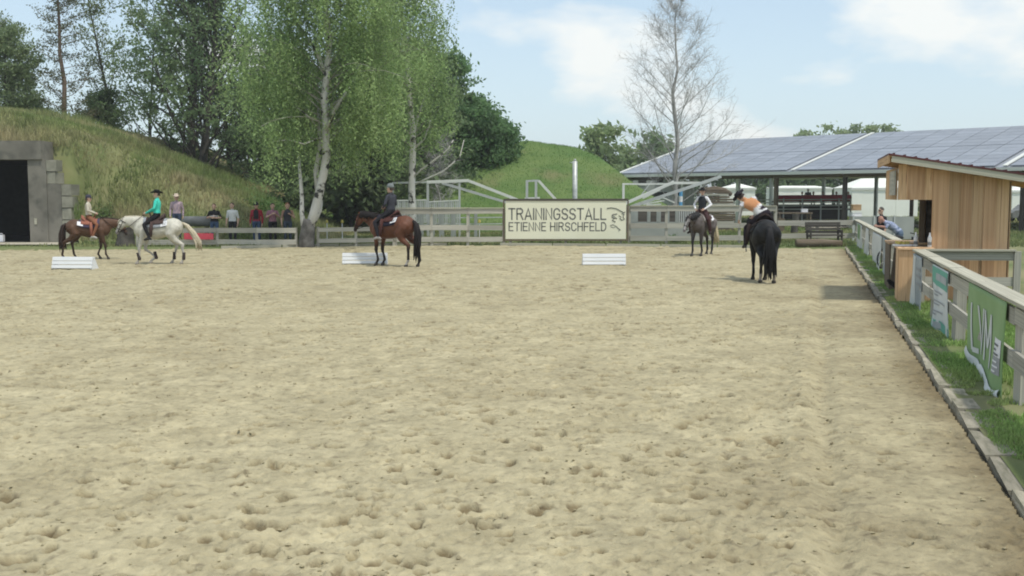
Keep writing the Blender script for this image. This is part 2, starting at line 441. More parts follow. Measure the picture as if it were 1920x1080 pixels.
# clods of sand thrown up by the hooves
cb = MB()
cr_ = random.Random(5)
for i in range(2600):
    y = 4.2 + 20 * cr_.random() ** 1.6; x = y * (-.5 + .98 * cr_.random())
    if x > kerb_x(y) - .1: continue
    s = cr_.uniform(.005, .017) * (1.5 if cr_.random() < .1 else 1)
    iy = min(len(r) - 1, int(np.searchsorted(r, y))); it = min(len(t) - 1, int(np.searchsorted(t, x / y)))
    c0 = V((x, y, float(SZ[iy, it]) + s * .2)); k = cr_.uniform(0, 6.28); b0 = len(cb.v)
    for j in range(5):
        q = s * cr_.uniform(.7, 1.3); cb.v.append(tuple(c0 + V((q * math.cos(k + j * 1.257), q * .8 * math.sin(k + j * 1.257), s * cr_.uniform(-.2, .3)))))
    cb.v.append(tuple(c0 + V((cr_.uniform(-.4, .4) * s, cr_.uniform(-.4, .4) * s, s * cr_.uniform(.5, .9))))); cb.v.append(tuple(c0 - V((0, 0, s * .7))))
    for j in range(5): cb.f += [[b0 + j, b0 + (j + 1) % 5, b0 + 5], [b0 + (j + 1) % 5, b0 + j, b0 + 6]]
co = npmesh('sand_clods', cb.v, cb.f, M['sand'], np.full((len(cb.v), 3), .86))
tag(link('sand_clods', co), 'small clods of sand kicked up over the arena', kind='stuff')

# verge on the right: strip from the kerb outwards
vy = np.concatenate([np.arange(3, 24, .25), np.arange(24, 48.4, .5)]); vo = np.array([.08, .3, .5, .8, 1.2, 1.8, 2.4])
VY, VO = np.meshgrid(vy, vo, indexing='ij')
VX = kerb_x(VY) + VO / .9635
VZ = .055 + .03 * vnoise(VX, VY, .5, 71) - .03 * sstep(1.5, 2.4, VO)
tag(grid('grass_verge', VX, VY, VZ, M['turf']), 'grass verge between the broken concrete kerb and the rail', kind='structure')
gx, gy = np.meshgrid(np.linspace(-32, -19.0, 20), np.linspace(44.9, 47.15, 6))
tag(grid('path', gx, gy, .075 + .015 * vnoise(gx, gy, 1, 72), M['gravel']), 'pale gravel path in front of the bunker door', kind='structure')
sx_, sy_ = np.meshgrid(np.linspace(0, 1, 24), np.linspace(0, 1, 7))
px0 = 19.5 + 11.5 * sx_; py0 = 68 + 7 * sy_ + 3 * np.sin(sx_ * 3)
tag(grid('sand_track', px0, py0, .085 + .02 * vnoise(px0, py0, 2, 73), M['gravel']), 'bare sandy track across the field before the red stand', kind='structure')

# kerb stones
kerb = tag(bpy.data.objects.new('kerb', None), 'row of broken concrete kerb slabs along the sand', kind='structure'); col.objects.link(kerb)
kr = random.Random(3)
y = 3.2; shapes = []
for k in range(4):
    m = MB(); m.box((0, 0, 0), (1, 1, 1))
    m.v = [tuple(V(v) + V((kr.uniform(-.04, .04), kr.uniform(-.12, .12), kr.uniform(-.12, .12)))) for v in m.v]
    shapes.append(npmesh('kerb_slab', m.v, m.f, M['kerbstone']))
while y < 46.5:
    L = kr.choice([.5, .75, 1.0, 1.0])
    o = link('kerb_stone', kr.choice(shapes), kerb)
    o.location = V((kerb_x(y) + .11, y, -.006 + kr.uniform(-.010, .008))) + NS * kr.uniform(-.02, .02)
    o.rotation_euler = (kr.uniform(-.02, .02), kr.uniform(-.02, .02), math.pi / 2 - math.atan(.278) + kr.uniform(-.02, .02))
    o.scale = (L * 1.012, .20, .12)
    y += L * .9635
eb = tag(bpy.data.objects.new('sand_edging', None), 'low pale edging boards at the far end of the sand', kind='structure'); col.objects.link(eb)
for i in range(13):
    xa = -14 + i * 2.25; xb = xa + 2.2
    if xb > 14.4: break
    ya, yb = float(far_y(xa)) + .1, float(far_y(xb)) + .1
    if kr.random() < .12: continue
    board('edging_board', (xa, ya, .05), (xb, yb, .05 + kr.uniform(-.01, .01)), .11, .04, M['pale_wood'], eb)

# ------------------------------------------------------------------ grass blades
def blades(name, label, P, h, w, c, lean=.5, kind='stuff', parent=None, seed=1):
    g = np.random.default_rng(seed); n = len(P)
    a = g.uniform(0, 2 * np.pi, n); b = g.uniform(0, 2 * np.pi, n); l = g.uniform(0, lean, n) * h
    s = np.stack([np.cos(a), np.sin(a), np.zeros(n)], -1) * (w / 2)[:, None]
    tip = P + np.stack([np.cos(b) * l, np.sin(b) * l, h], -1)
    v = np.stack([P - s, P + s, tip], 1).reshape(-1, 3)
    cc = np.repeat(c, 3, 0).reshape(-1, 3, 3).copy(); cc[:, 2] *= 1.15
    me = npmesh(name, v, np.arange(3 * n).reshape(-1, 3), M['grass'], cc.reshape(-1, 3))
    return tag(link(name, me, parent), label, kind=kind)
def mixcol(f, a, b): return np.array(a) * (1 - f[:, None]) + np.array(b) * f[:, None]
g = np.random.default_rng(21)
GREEN, LUSH, STRAW = (.14, .19, .07), (.085, .14, .04), (.36, .31, .17)
# verge grass
n = 115000
Y = 5.5 + 41 * g.random(n) ** 2.3; O = .10 + 2.3 * g.random(n) ** 1.15
keep = (vnoise(Y, O * 2, .9, 81) + .35 * vnoise(Y, O, .25, 82) + .25 * np.minimum(O, .6)) > -.19
Y, O = Y[keep], O[keep]; X = kerb_x(Y) + O / .9635
hh = g.uniform(.03, .072, len(Y)) * np.clip(.35 + O * 1.5, .3, 1.15) * (1 + .9 * vnoise(X, Y, .7, 83))
f = np.clip(.25 + vnoise(X, Y, 1.3, 84) + .3 * vnoise(X, Y, .2, 85), 0, 1)
cc = mixcol(f, (.22, .34, .10), (.37, .40, .17)) * g.uniform(.75, 1.3, len(Y))[:, None]
blades('grass', 'short tufted green grass along the right hand rail', np.stack([X, Y, np.full_like(X, .05)], -1), hh, np.full(len(Y), .014) + .0005 * Y, cc, .8)
# grass at the far end of the arena and round the fences
n = 60000
Y = g.uniform(43.6, 62, n); X = g.uniform(-22, 30, n)
k = (Y > far_y(X) + .12) & ~((X < -18.9) & (Y > 44.8)); X, Y = X[k], Y[k]
hh = g.uniform(.05, .19, len(Y)) * (1 + 1.2 * vnoise(X, Y, 1.8, 91))
f = np.clip(.42 + 1.2 * vnoise(X, Y, 2.3, 92) + .02 * (Y - 50), 0, 1)
cc = mixcol(f, GREEN, (.27, .27, .12)) * g.uniform(.7, 1.3, len(Y))[:, None]
blades('meadow_grass', 'meadow grass round the far fence and the walker', np.stack([X, Y, np.full_like(X, .02)], -1), hh, np.full(len(Y), .05), cc, .7)
# hill grass
n = 95000
X = -33 + 27 * g.random(n); Y = 47 + 18 * g.random(n) ** 2.0
Z = hill_a(X, Y); k = Z > .1; X, Y, Z = X[k], Y[k], Z[k]
tall = np.clip(.5 + 1.4 * vnoise(X, Y, 2.4, 95), .15, 1.3)
hh = g.uniform(.16, .55, len(X)) * tall + .1
f = np.clip(.42 + 1.5 * vnoise(X, Z * 2 + Y * .4, 1.9, 96) + .5 * vnoise(X, Y, .5, 97), 0, 1)
cc = mixcol(f, (.19, .25, .085), (.42, .37, .21)) * g.uniform(.65, 1.3, len(X))[:, None]
blades('hill_grass', 'tall half dried grass over the bunker hill', np.stack([X, Y, Z - .03], -1), hh, np.full(len(X), .05), cc, .7)
n = 62000
X = -17 + 29 * g.random(n); Y = 61 + 26 * g.random(n) ** 1.3
Z = hill_b(X, Y); k = Z > .05; X, Y, Z = X[k], Y[k], Z[k]
hh = g.uniform(.05, .16, len(X)); f = np.clip(.35 + 1.3 * vnoise(X, Y, 3.2, 98) + .2 * vnoise(X, Y, .8, 99), 0, 1)
cc = mixcol(f, (.10, .195, .05), (.155, .235, .08)) * g.uniform(.85, 1.12, len(X))[:, None]
blades('slope_grass', 'fresh green grass over the hill behind the walker', np.stack([X, Y, Z - .03], -1), hh, np.full(len(X), .04), cc, .9)
n = 42000
X = g.uniform(8, 62, n); Y = g.uniform(60, 130, n); k = X < .62 * Y; X, Y = X[k], Y[k]
k = ~((X > 19.3) & (X < 31.2) & (Y > 67.5) & (Y < 78)); X, Y = X[k], Y[k]
hh = g.uniform(.05, .16, len(X)); f = np.clip(.52 + 1.4 * vnoise(X, Y, 7, 101), 0, 1)
cc = mixcol(f, (.13, .185, .06), (.33, .32, .14)) * g.uniform(.75, 1.25, len(X))[:, None]
blades('field_grass', 'sunlit field of green and yellow grass before the hall', np.stack([X, Y, np.full_like(X, .03)], -1), hh, np.full(len(X), .14), cc, .8)

# faint summer haze: one closed box of even air round the whole scene
hz_m = bpy.data.materials.new('air'); hz_m.use_nodes = True
hn = hz_m.node_tree; hn.nodes.clear()
pv_ = hn.nodes.new('ShaderNodeVolumePrincipled'); pv_.inputs['Color'].default_value = (.98, .99, 1, 1); pv_.inputs['Density'].default_value = 0.0006; pv_.inputs['Anisotropy'].default_value = .2
ho = hn.nodes.new('ShaderNodeOutputMaterial'); hn.links.new(pv_.outputs[0], ho.inputs['Volume'])
hb_ = MB(); hb_.box((0, 0, 12.9), (7000, 7000, 28)); tag(hb_.build('haze', hz_m), 'thin pale summer haze over the riding ground', kind='stuff')
# ------------------------------------------------------------------ trees
def crown_mesh(name, P, size, cols, mat_, seed, droop=0.0):
    """leaf sized quads at P, each turned its own way"""
    g = np.random.default_rng(seed); n = len(P)
    nrm = g.normal(size=(n, 3)); nrm[:, 2] += .35; nrm /= np.linalg.norm(nrm, axis=1)[:, None]
    t = g.normal(size=(n, 3)); t[:, 2] -= droop
    t -= nrm * (t * nrm).sum(1)[:, None]; t /= np.linalg.norm(t, axis=1)[:, None]
    b = np.cross(nrm, t); s = (size * g.uniform(.6, 1.35, n))[:, None]
    v = np.stack([P - t * s, P + b * s * .42, P + t * s, P - b * s * .42], 1).reshape(-1, 3)
    return npmesh(name, v, np.arange(4 * n).reshape(-1, 4), mat_, np.repeat(cols, 4, 0))
def leafcols(n, c1, c2, g, spread=.3, f=None):
    if f is None: f = g.random(n)
    return mixcol(np.clip(f, 0, 1), c1, c2) * g.uniform(1 - spread, 1 + spread, n)[:, None]

def limb(mb, p, d, L, r, R, bend=(0, 0, .3), seg=5, jit=.12, r_end=.35):
    """one tapering limb; returns its points and radii"""
    pts = [V(p)]; rad = [r]; d = V(d).normalized()
    for i in range(seg):
        d = (d + V((R.gauss(0, jit), R.gauss(0, jit), R.gauss(0, jit))) + V(bend) * (1.0 / seg)).normalized()
        pts.append(pts[-1] + d * (L / seg)); rad.append(r * (1 - (1 - r_end) * (i + 1) / seg))
    mb.tube(pts, rad, 7 if r > .05 else (5 if r > .018 else 3), cap=False)
    return pts, rad
def along(pts, f):
    f = max(0, min(.9999, f)) * (len(pts) - 1); i = int(f); k = f - i
    return pts[i].lerp(pts[i + 1], k), (pts[i + 1] - pts[i]).normalized()

def tree_thing(name, label, loc, group=None):
    return thing(name, label, 'tree', loc, 0, group)

# generic broadleaf: trunk, limbs, branches with leaf clumps at the ends
def broadleaf(name, label, loc, H, r0, crown_r, base_f, seed, c1, c2, leaf=.11, nl=70, per=46, clump=.42, barkm=None,
              lean=(0, 0), up=.5, group=None, squash=1.0, forks=1):
    R = random.Random(seed); g = np.random.default_rng(seed)
    t = tree_thing(name, label, loc, group); mb = MB(); anchors = []
    for fk in range(forks):
        pts = [V((0, 0, -.2))]; rad = [r0 * 1.25]; d = V((lean[0] + R.gauss(0, .07) * fk * 2, lean[1] + R.gauss(0, .07), 1)).normalized()
        for i in range(8):
            d = (d + V((R.gauss(0, .05), R.gauss(0, .05), .05))).normalized()
            pts.append(pts[-1] + d * H / 8.3); rad.append(r0 * (1 - .93 * (i + 1) / 8) + .012)
        mb.tube(pts, rad, 9, cap=False)
        m = nl // forks
        for i in range(m):
            f = base_f + (1 - base_f) * ((i + R.random()) / m)
            p, td = along(pts, f); a = i * 2.4 + R.uniform(-.5, .5)
            env = math.sqrt(max(.05, 1 - ((f - base_f) / (1 - base_f) * 1.02 - .35) ** 2 / .6))
            L = crown_r * env * R.uniform(.65, 1.12)
            dd = V((math.cos(a), math.sin(a) * squash, up + .9 * f * R.uniform(.4, 1.2)))
            lp, lr = limb(mb, p, dd, L, max(.018, r0 * .36 * (1.05 - f)), R, (0, 0, .35 * up))
            anchors += [(lp[k], 1) for k in (3, 4, 5)]
            for j in range(5 if leaf < .3 else 2):
                q, qd = along(lp, R.uniform(.35, 1)); w = V((R.gauss(0, 1), R.gauss(0, 1), R.gauss(.2, .6)))
                sp, _ = limb(mb, q, qd + w * .9, L * R.uniform(.22, .45), .012, R, seg=3)
                anchors += [(sp[-1], 1), (sp[-2], .7)]
    mb.build('trunk', barkm or M['bark'], t, smooth=True)
    A = np.array([tuple(a) for a, w in anchors]); k = len(A)
    n = int(per * k)
    idx = g.integers(0, k, n)
    # clumps: some anchors carry many leaves, others few, so that the sky shows through
    wgt = g.random(k) ** 1.3; wgt /= wgt.sum(); idx = g.choice(k, n, p=wgt)
    P = A[idx] + g.normal(size=(n, 3)) * clump * np.array([1, 1, .6]) * g.uniform(.4, 1, n)[:, None]
    P = P[P[:, 2] > .15]; n = len(P)
    f = .5 + .9 * vnoise(P[:, 0] + loc[0], P[:, 2], 1.3, seed) + g.normal(size=n) * .15
    link('crown', crown_mesh('crown', P, np.full(n, leaf), leafcols(n, c1, c2, g, .25, f), M['leaf'], seed), t)
    return t

DARK1, DARK2 = (0.058, 0.096, 0.045), (0.115, 0.166, 0.070)
# --- the big birch by the fence
def birch(label, base, spine, radii, limbs_at, strands, seed, spread, low, top, base_dark=None, extra=()):
    R = random.Random(seed); g = np.random.default_rng(seed)
    t = tree_thing('birch_tree', label, tuple(base))
    loc = [V(p) - V(base) for p in spine]
    wood = MB(); wood.tube(loc, radii, 12)
    for pts, rr in extra: wood.tube([V(p) - V(base) for p in pts], rr, 8)
    limbs = MB(); S = []
    for i in range(limbs_at):
        f = .30 + .70 * (i + R.random()) / limbs_at
        p, d = along(loc, f); a = i * 2.399 + R.uniform(-.4, .4)
        L = spread(f) * R.uniform(.7, 1.12)
        thick = max(.012, .036 * (1.12 - f))
        lp, _ = limb(limbs, p, V((math.cos(a), math.sin(a) * .85, .75 + .5 * R.random())), L, thick, R, (0, 0, -.85), seg=7, jit=.10, r_end=.2)
        for j in range(strands):
            q, qd = along(lp, R.uniform(.22, 1.0))
            q = q + V((R.gauss(0, .35), R.gauss(0, .35), R.gauss(0, .15)))
            tx_ = np.interp(q.z - .8, [p_.z for p_ in loc], [p_.x for p_ in loc])
            if q.y < .6 and abs(q.x - tx_) < .75 and q.z < loc[-4].z and R.random() < .88: continue   # the trunk stays open to view
            S.append((q, R.uniform(.9, 3.2) * min(1, .4 + L / 5)))
    wood.build('trunk', M['birch'], t, smooth=True)
    if base_dark:
        bd = MB(); bd.tube([V(p) - V(base) for p in base_dark[0]], base_dark[1], 14); bd.build('trunk_base', M['birch_base'], t, smooth=True)
    limbs.build('limb', M['limb'], t, smooth=True)
    P = []; SB = []
    for q, L in S:
        zlow = low(q.x + base.x)
        L = min(L, q.z - zlow) if q.z - zlow > .4 else .4
        k = int(L / .052)
        if k < 3: continue
        s = np.linspace(0, 1, k); w = .06 + .10 * s
        dxy = g.normal(size=2) * .16
        pp = np.stack([q.x + dxy[0] * s + g.normal(size=k) * w, q.y + dxy[1] * s + g.normal(size=k) * w, q.z - L * s], -1)
        P.append(pp); SB.append(np.full(k, g.uniform(.68, 1.32)))
    P = np.concatenate(P); SB = np.concatenate(SB); k = P[:, 2] > .5; P, SB = P[k], SB[k]; n = len(P)
    f = .45 + .8 * vnoise(P[:, 0], P[:, 2] * .4, .8, seed) + g.normal(size=n) * .2
    c = leafcols(n, (.215, .295, .125), (.30, .375, .17), g, .2, f) * SB[:, None]
    link('crown', crown_mesh('crown', P, np.full(n, .072), c, M['leaf'], seed, droop=1.2), t)
    return t
YB = 44.6
b0 = G(574, 463)
YB = b0.y
sp = [D(x, y, YB) for x, y in ((580, 430), (590, 395), (603, 345), (612, 295), (611, 240), (608, 190), (612, 140), (618, 80), (612, 10))]
sp += [sp[-1] + V((-.1, .1, 1.6)), sp[-1] + V((.1, .2, 3.2)), sp[-1] + V((0, 0, 5))]
birch('big white barked weeping birch with a dark forked base standing at the fence', b0, sp,
      [.20, .19, .18, .17, .16, .15, .135, .11, .09, .06, .035, .01], 84, 30, 5,
      lambda f: np.interp(f, [.3, .45, .7, 1], [3.4, 4.9, 4.2, 1.6]), lambda X: np.interp(X, [-13, -11.5, -9.5, -8, -6, -4], [2.0, 1.2, 1.2, 2.2, 1.8, 2.4]), 16,
      base_dark=([b0 + V((0, 0, -.3)), b0 + V((.02, 0, .25)), b0 + V((.1, 0, .8)), b0 + V((.13, 0, 1.15))], [.36, .33, .29, .22]),
      extra=[([D(570, 430, YB), D(566, 400, YB), D(566, 370, YB + .1), D(563, 330, YB + .2), D(560, 290, YB + .4)], [.12, .10, .085, .07, .05]),
             ([D(590, 415, YB + .1), D(600, 395, YB + .2), D(604, 375, YB + .2)], [.10, .08, .04]),
             ([D(597, 360, YB + .2), D(592, 320, YB + .4), D(600, 280, YB + .6), D(597, 200, YB + 1)], [.13, .11, .10, .06]),
             ([D(612, 245, YB - .1), D(628, 205, YB - .3), D(645, 180, YB - .5), D(660, 160, YB - .6), D(672, 120, YB - .7)], [.10, .085, .07, .05, .03]),
             ([D(608, 132, YB), D(590, 90, YB + .2), D(560, 50, YB + .4), D(535, 10, YB + .5)], [.09, .07, .05, .03]),
             ([D(612, 255, YB), D(570, 270, YB - .6), D(540, 262, YB - .9), D(510, 266, YB - 1.2)], [.04, .03, .024, .012]),
             ([D(612, 235, YB), D(580, 220, YB - .5), D(555, 200, YB - .8), D(535, 180, YB - 1), D(530, 168, YB - 1)], [.04, .034, .03, .02, .012])])
b1 = V(tuple(D(774, 455, 49.5))); b1.z = 0.0
sp = [V((b1.x, 49.5, -.1))] + [D(x, y, 49.5) for x, y in ((773, 400), (772, 350), (774, 290), (774, 240), (768, 180), (764, 120), (757, 60), (752, 0))]
sp += [sp[-1] + V((-.2, 0, 1.5)), sp[-1] + V((-.2, 0, 3))]
birch('slender second birch with a pale trunk behind the bay horse and the walker frame', b1, sp,
      [.19, .17, .16, .15, .14, .12, .10, .08, .06, .04, .012], 50, 28, 6,
      lambda f: np.interp(f, [.3, .5, .8, 1], [2.2, 3.0, 2.4, 1.0]) , lambda X: np.interp(X, [-8.5, -6, -4.5, -3], [1.9, 2.2, 3.4, 5.0]), 16,
      extra=[([D(772, 335, 49.5), D(790, 318, 49.2), D(815, 300, 49), D(840, 280, 48.8), D(850, 262, 48.8)], [.05, .045, .04, .03, .018]),
             ([D(774, 280, 49.5), D(795, 262, 49.4), D(805, 235, 49.3), D(812, 205, 49.2)], [.06, .05, .04, .03]),
             ([D(777, 255, 49.5), D(785, 215, 49.6), D(795, 185, 49.6), D(812, 155, 49.7)], [.05, .045, .035, .02]),
             ([D(774, 348, 49.5), D(800, 335, 49.4), D(830, 322, 49.3), D(862, 295, 49.2), D(870, 262, 49.2)], [.045, .04, .035, .03, .015])])

# --- trees behind the bunker hill
def at(px, Y): return ((px - 960) / FPX * Y, Y)
x, y = at(368, 62)
broadleaf('alder_tree', 'tall dark green alder with upright limbs over the end of the bunker hill', (x, y, 0), 19, .30, 5.3, .14, 31, (.12, .175, .09), (.20, .26, .13), .13, 96, 16, .38, forks=2, squash=.8, up=.8)
x, y = at(290, 68)
broadleaf('alder_tree', 'dark bushy tree left of the tall alder, low behind the hill crest', (x, y, 1), 12.5, .16, 3.7, .12, 32, (.12, .175, .08), (0.192, 0.243, 0.109), .13, 36, 10, .34)
x, y = at(440, 66)
broadleaf('alder_tree', 'dark leafy tree between the tall alder and the birch', (x, y, 0), 15, .2, 3.2, .10, 33, (.11, .16, .08), (.19, .245, .12), .13, 54, 15, .38)
x, y = at(232, 72)
broadleaf('alder_tree', 'upright tree with thin foliage behind the larch', (x, y, 2), 15, .16, 2.6, .25, 37, (0.115, 0.141, 0.070), (0.205, 0.237, 0.115), .11, 44, 6, .34, up=.9)
x, y = at(14, 66)
broadleaf('willow_tree', 'light green willow at the left edge above the bunker', (x, y, 3), 8.5, .16, 2.6, .15, 34, (0.166, 0.218, 0.109), (.20, .24, .13), .13, 50, 16, .42)
x, y = at(46, 70)
broadleaf('willow_tree', 'thin grey stemmed tree right of the light green willow', (x, y, 4), 9.5, .13, 1.9, .35, 35, (0.154, 0.192, 0.102), (0.230, 0.269, 0.141), .10, 36, 10, .36, barkm=M['grey_bark'])
x, y = at(182, 70)
broadleaf('young_oak_tree', 'low scrubby young oak on the hill crest', (x, y, 4.0), 4.6, .08, 1.7, .1, 36, DARK1, (0.102, 0.141, 0.058), .11, 28, 26, .35)
x, y = at(88, 72)
broadleaf('young_oak_tree', 'low scrubby sapling between the willow and the larch trunk', (x, y, 4.5), 3.8, .06, 1.4, .1, 38, (0.064, 0.102, 0.045), (0.115, 0.154, 0.064), .11, 22, 20, .35)
# larch: straight stem, thin side branches with tufts
def larch(label, px, Y, z0, H, seed):
    R = random.Random(seed); g = np.random.default_rng(seed); x, y = at(px, Y)
    t = tree_thing('larch_tree', label, (x, y, z0)); mb = MB()
    pts = [V((R.gauss(0, .02) * i, 0, H * i / 8 - .2)) for i in range(9)]
    mb.tube(pts, [.19 * (1 - .93 * i / 8) + .01 for i in range(9)], 8); A = []
    for i in range(70):
        f = .1 + .9 * i / 70; p, d = along(pts, f); a = i * 2.4
        L = (1 - f * .75) * R.uniform(1.5, 3.4)
        lp, _ = limb(mb, p, V((math.cos(a), math.sin(a), R.uniform(-.05, .4))), L, .026, R, (0, 0, .25), seg=5, jit=.1)
        for j in range(9):
            q, qd = along(lp, R.uniform(.3, 1)); A.append(q)
            if j < 4:
                s2, _ = limb(mb, q, qd + V((R.gauss(0, .7), R.gauss(0, .7), R.gauss(0, .4))), L * .28, .009, R, seg=2); A.append(s2[-1])
    mb.build('trunk', M['pine_bark'], t, smooth=True)
    A = np.array([tuple(a) for a in A]); n = len(A) * 9; P = A[g.integers(0, len(A), n)] + g.normal(size=(n, 3)) * np.array([.2, .2, .12])
    link('crown', crown_mesh('crown', P, np.full(n, .075), leafcols(n, (0.096, 0.109, 0.058), (.15, .145, .08), g), M['leaf'], seed), t)
larch('thin straight larch with sparse brownish branches above the bunker', 128, 66, 4.2, 13.5, 41)
# --- dark wood behind the birches
k = 0
for px, Y, H, r_, lab in ((545, 66, 11, 3.0, 'dark woodland tree left of the big birch trunk'),
                          (640, 68, 12, 3.3, 'dark woodland tree just right of the big birch trunk'),
                          (700, 66, 11, 3.0, 'dark woodland tree behind the rider of the bay horse'),
                          (795, 67, 10.5, 3.1, 'dark woodland tree behind the second birch trunk')):
    x, y = at(px, Y)
    broadleaf('woodland_tree', lab, (x, y, 0), H, .17, r_, .04, 50 + k, (0.102, 0.147, 0.077), (0.179, 0.230, 0.115), .185, 40, 15, .5, group='trees of the dark wood behind the birches')
    k += 1
for px, Y, H, lab in ((520, 74, 10, 'rear tree left of the big birch'), (575, 78, 12, 'tall rear tree right behind the big birch base'), (618, 74, 11, 'rear tree just past the big birch trunk'), (668, 76, 12, 'tall rear tree in the middle of the birch gap'), (735, 76, 12, 'tall rear tree above the bay horse rider'), (765, 72, 10, 'rear tree beside the second birch trunk'), (598, 60, 6, 'low front tree at the big birch trunk'), (655, 60, 5.5, 'low front tree above the bay horse head'), (722, 59, 5.5, 'low front tree behind the bay horse rider'), (480, 72, 9, 'rear tree above the round green bush')):
    x, y = at(px, Y)
    broadleaf('woodland_tree', lab + ' in the dark wood', (x, y, 0), H, .12, 2.6, .02, 60 + k, (0.096, 0.128, 0.070), (0.160, 0.198, 0.102), .24, 24, 11, .5, group='trees of the dark wood behind the birches')
    k += 1
# --- dark hawthorns on the green hill
for i, (px, Y, z0, H, r_, lab) in enumerate(((838, 72, 2.4, 8.6, 2.5, 'tall dark hawthorn right of the second birch'), (893, 73, 3.6, 4.6, 2.2, 'dark rounded hawthorn in the middle of the hill bushes'),
                                      (936, 74, 4.2, 2.5, 1.6, 'lower dark hawthorn nearest the open hilltop'), (868, 70, 2.6, 4.4, 2.4, 'dense dark bush low on the hill front'), (915, 71, 3.2, 3.2, 2.0, 'small dense dark bush in front of the lower hawthorn'))):
    x, y = at(px, Y)
    broadleaf('hawthorn_tree', lab, (x, y, z0), H, .11, r_, .03, 80 + i, (0.077, 0.141, 0.064), (0.141, 0.224, 0.096), .16, 46, 18, .42, squash=.9)
# grey twiggy dead shrub below them
def bare(label, loc, H, r0, seed, n1, n2, n3, spread, barkm, name='bare_tree', base_f=.12, tw=.0052, bup=.85):
    R = random.Random(seed); t = tree_thing(name, label, loc); mb = MB(); tw_mb = MB()
    pts = [V((R.gauss(0, .02) * i, R.gauss(0, .02) * i, H * i / 10 - .15)) for i in range(11)]
    mb.tube(pts, [r0 * (1 - .95 * i / 10) + .006 for i in range(11)], 9)
    for i in range(n1):
        f = base_f + (.97 - base_f) * (i + R.random()) / n1; p, d = along(pts, f); a = i * 2.4 + R.uniform(-.4, .4)
        L = spread(f) * R.uniform(.7, 1.15)
        lp, _ = limb(mb, p, V((math.cos(a), math.sin(a), bup + .5 * R.random())), L, max(.009, r0 * .26 * (1.05 - f)), R, (0, 0, .25), seg=6, jit=.09, r_end=.25)
        for j in range(n2):
            q, qd = along(lp, R.uniform(.2, 1)); s = V((R.gauss(0, 1), R.gauss(0, 1), R.gauss(.5, .6)))
            l2, _ = limb(tw_mb, q, qd * .8 + s * .6, L * R.uniform(.2, .42), .0075, R, (0, 0, .1), seg=4, jit=.14)
            for m_ in range(n3):
                q2, qd2 = along(l2, R.uniform(.2, 1)); s = V((R.gauss(0, 1), R.gauss(0, 1), R.gauss(.1, .7)))
                limb(tw_mb, q2, qd2 * .8 + s * .7, R.uniform(.25, .6), tw, R, (0, 0, -.2), seg=2, jit=.2)
    mb.build('trunk', barkm, t, smooth=True); tw_mb.build('twig', barkm, t)
    return t
bare('grey leafless shrub tangled between the second birch and the hawthorns', (at(825, 60)[0], 60, 0), 5.2, .07, 91, 22, 9, 5, lambda f: 1.9 - .9 * f, M['grey_bark'], 'dead_shrub', .03, .008)
bt = D(1265, 380, 58)
bare('tall leafless grey tree with fine upright twigs in front of the solar hall', (bt.x, 58, 0), 12.9, .17, 97, 56, 14, 8, lambda f: np.interp(f, [.1, .3, .6, 1], [3.4, 4.6, 3.4, .8]), M['grey_bark'], bup=.55)
# leafy bushes
def bush(label, loc, rx, rz_, seed, c1, c2, n=2600, leaf=.08, name='bush'):
    R = random.Random(seed); g = np.random.default_rng(seed); t = thing(name, label, 'bush', loc); mb = MB(); A = []
    for i in range(40):
        a = R.uniform(0, 6.28)
        lp, _ = limb(mb, (0, 0, 0), V((math.cos(a) * .9, math.sin(a) * .9, R.uniform(.4, 1.6))), R.uniform(.5, 1) * (rx + rz_) * .55, .018, R, seg=3)
        A += lp[1:]
    mb.build('stem', M['bark'], t)
    A = np.array([tuple(a) for a in A]); P = A[g.integers(0, len(A), n)] + g.normal(size=(n, 3)) * rx * .18; P[:, 2] = np.abs(P[:, 2]) + .02
    link('foliage', crown_mesh('foliage', P, np.full(n, leaf), leafcols(n, c1, c2, g), M['leaf'], seed), t)
bush('round fresh green bush at the foot of the bunker hill behind the spectators', (at(492, 52)[0], 52, .3), 1.3, 1.7, 101, (0.077, 0.141, 0.045), (0.154, 0.230, 0.083), 5200)
bush('dry straw coloured bush left of the round green bush', (at(430, 51)[0], 51, .6), 1.2, 1.1, 102, (.15, .14, .08), (.26, .235, .14), 4200, .07)
bush('small dark green clump of weeds beneath the rail left of the grey horse', (G(1264, 457).x, G(1264, 457).y, .02), .32, .35, 103, (0.064, 0.141, 0.038), (0.115, 0.205, 0.064), 500, .05)
bush('pale yellow tuft of dry growth hanging over the bunker shoulder', (at(88, 49)[0], 49.2, 3.55), .55, .5, 104, (.26, .23, .13), (.38, .34, .20), 1700, .06)
bush('dark weedy bush beside the concrete block stack', (at(150, 48.4)[0], 48.4, .1), .8, 1.0, 105, (0.077, 0.115, 0.051), (0.179, 0.192, 0.090), 2200, .07)
bush('leafy branch with bright leaves on the bunker hill behind the first rider', (at(196, 48.5)[0], 48.5, .9), .7, .8, 106, (0.141, 0.205, 0.077), (.2, .25, .11), 900, .06)
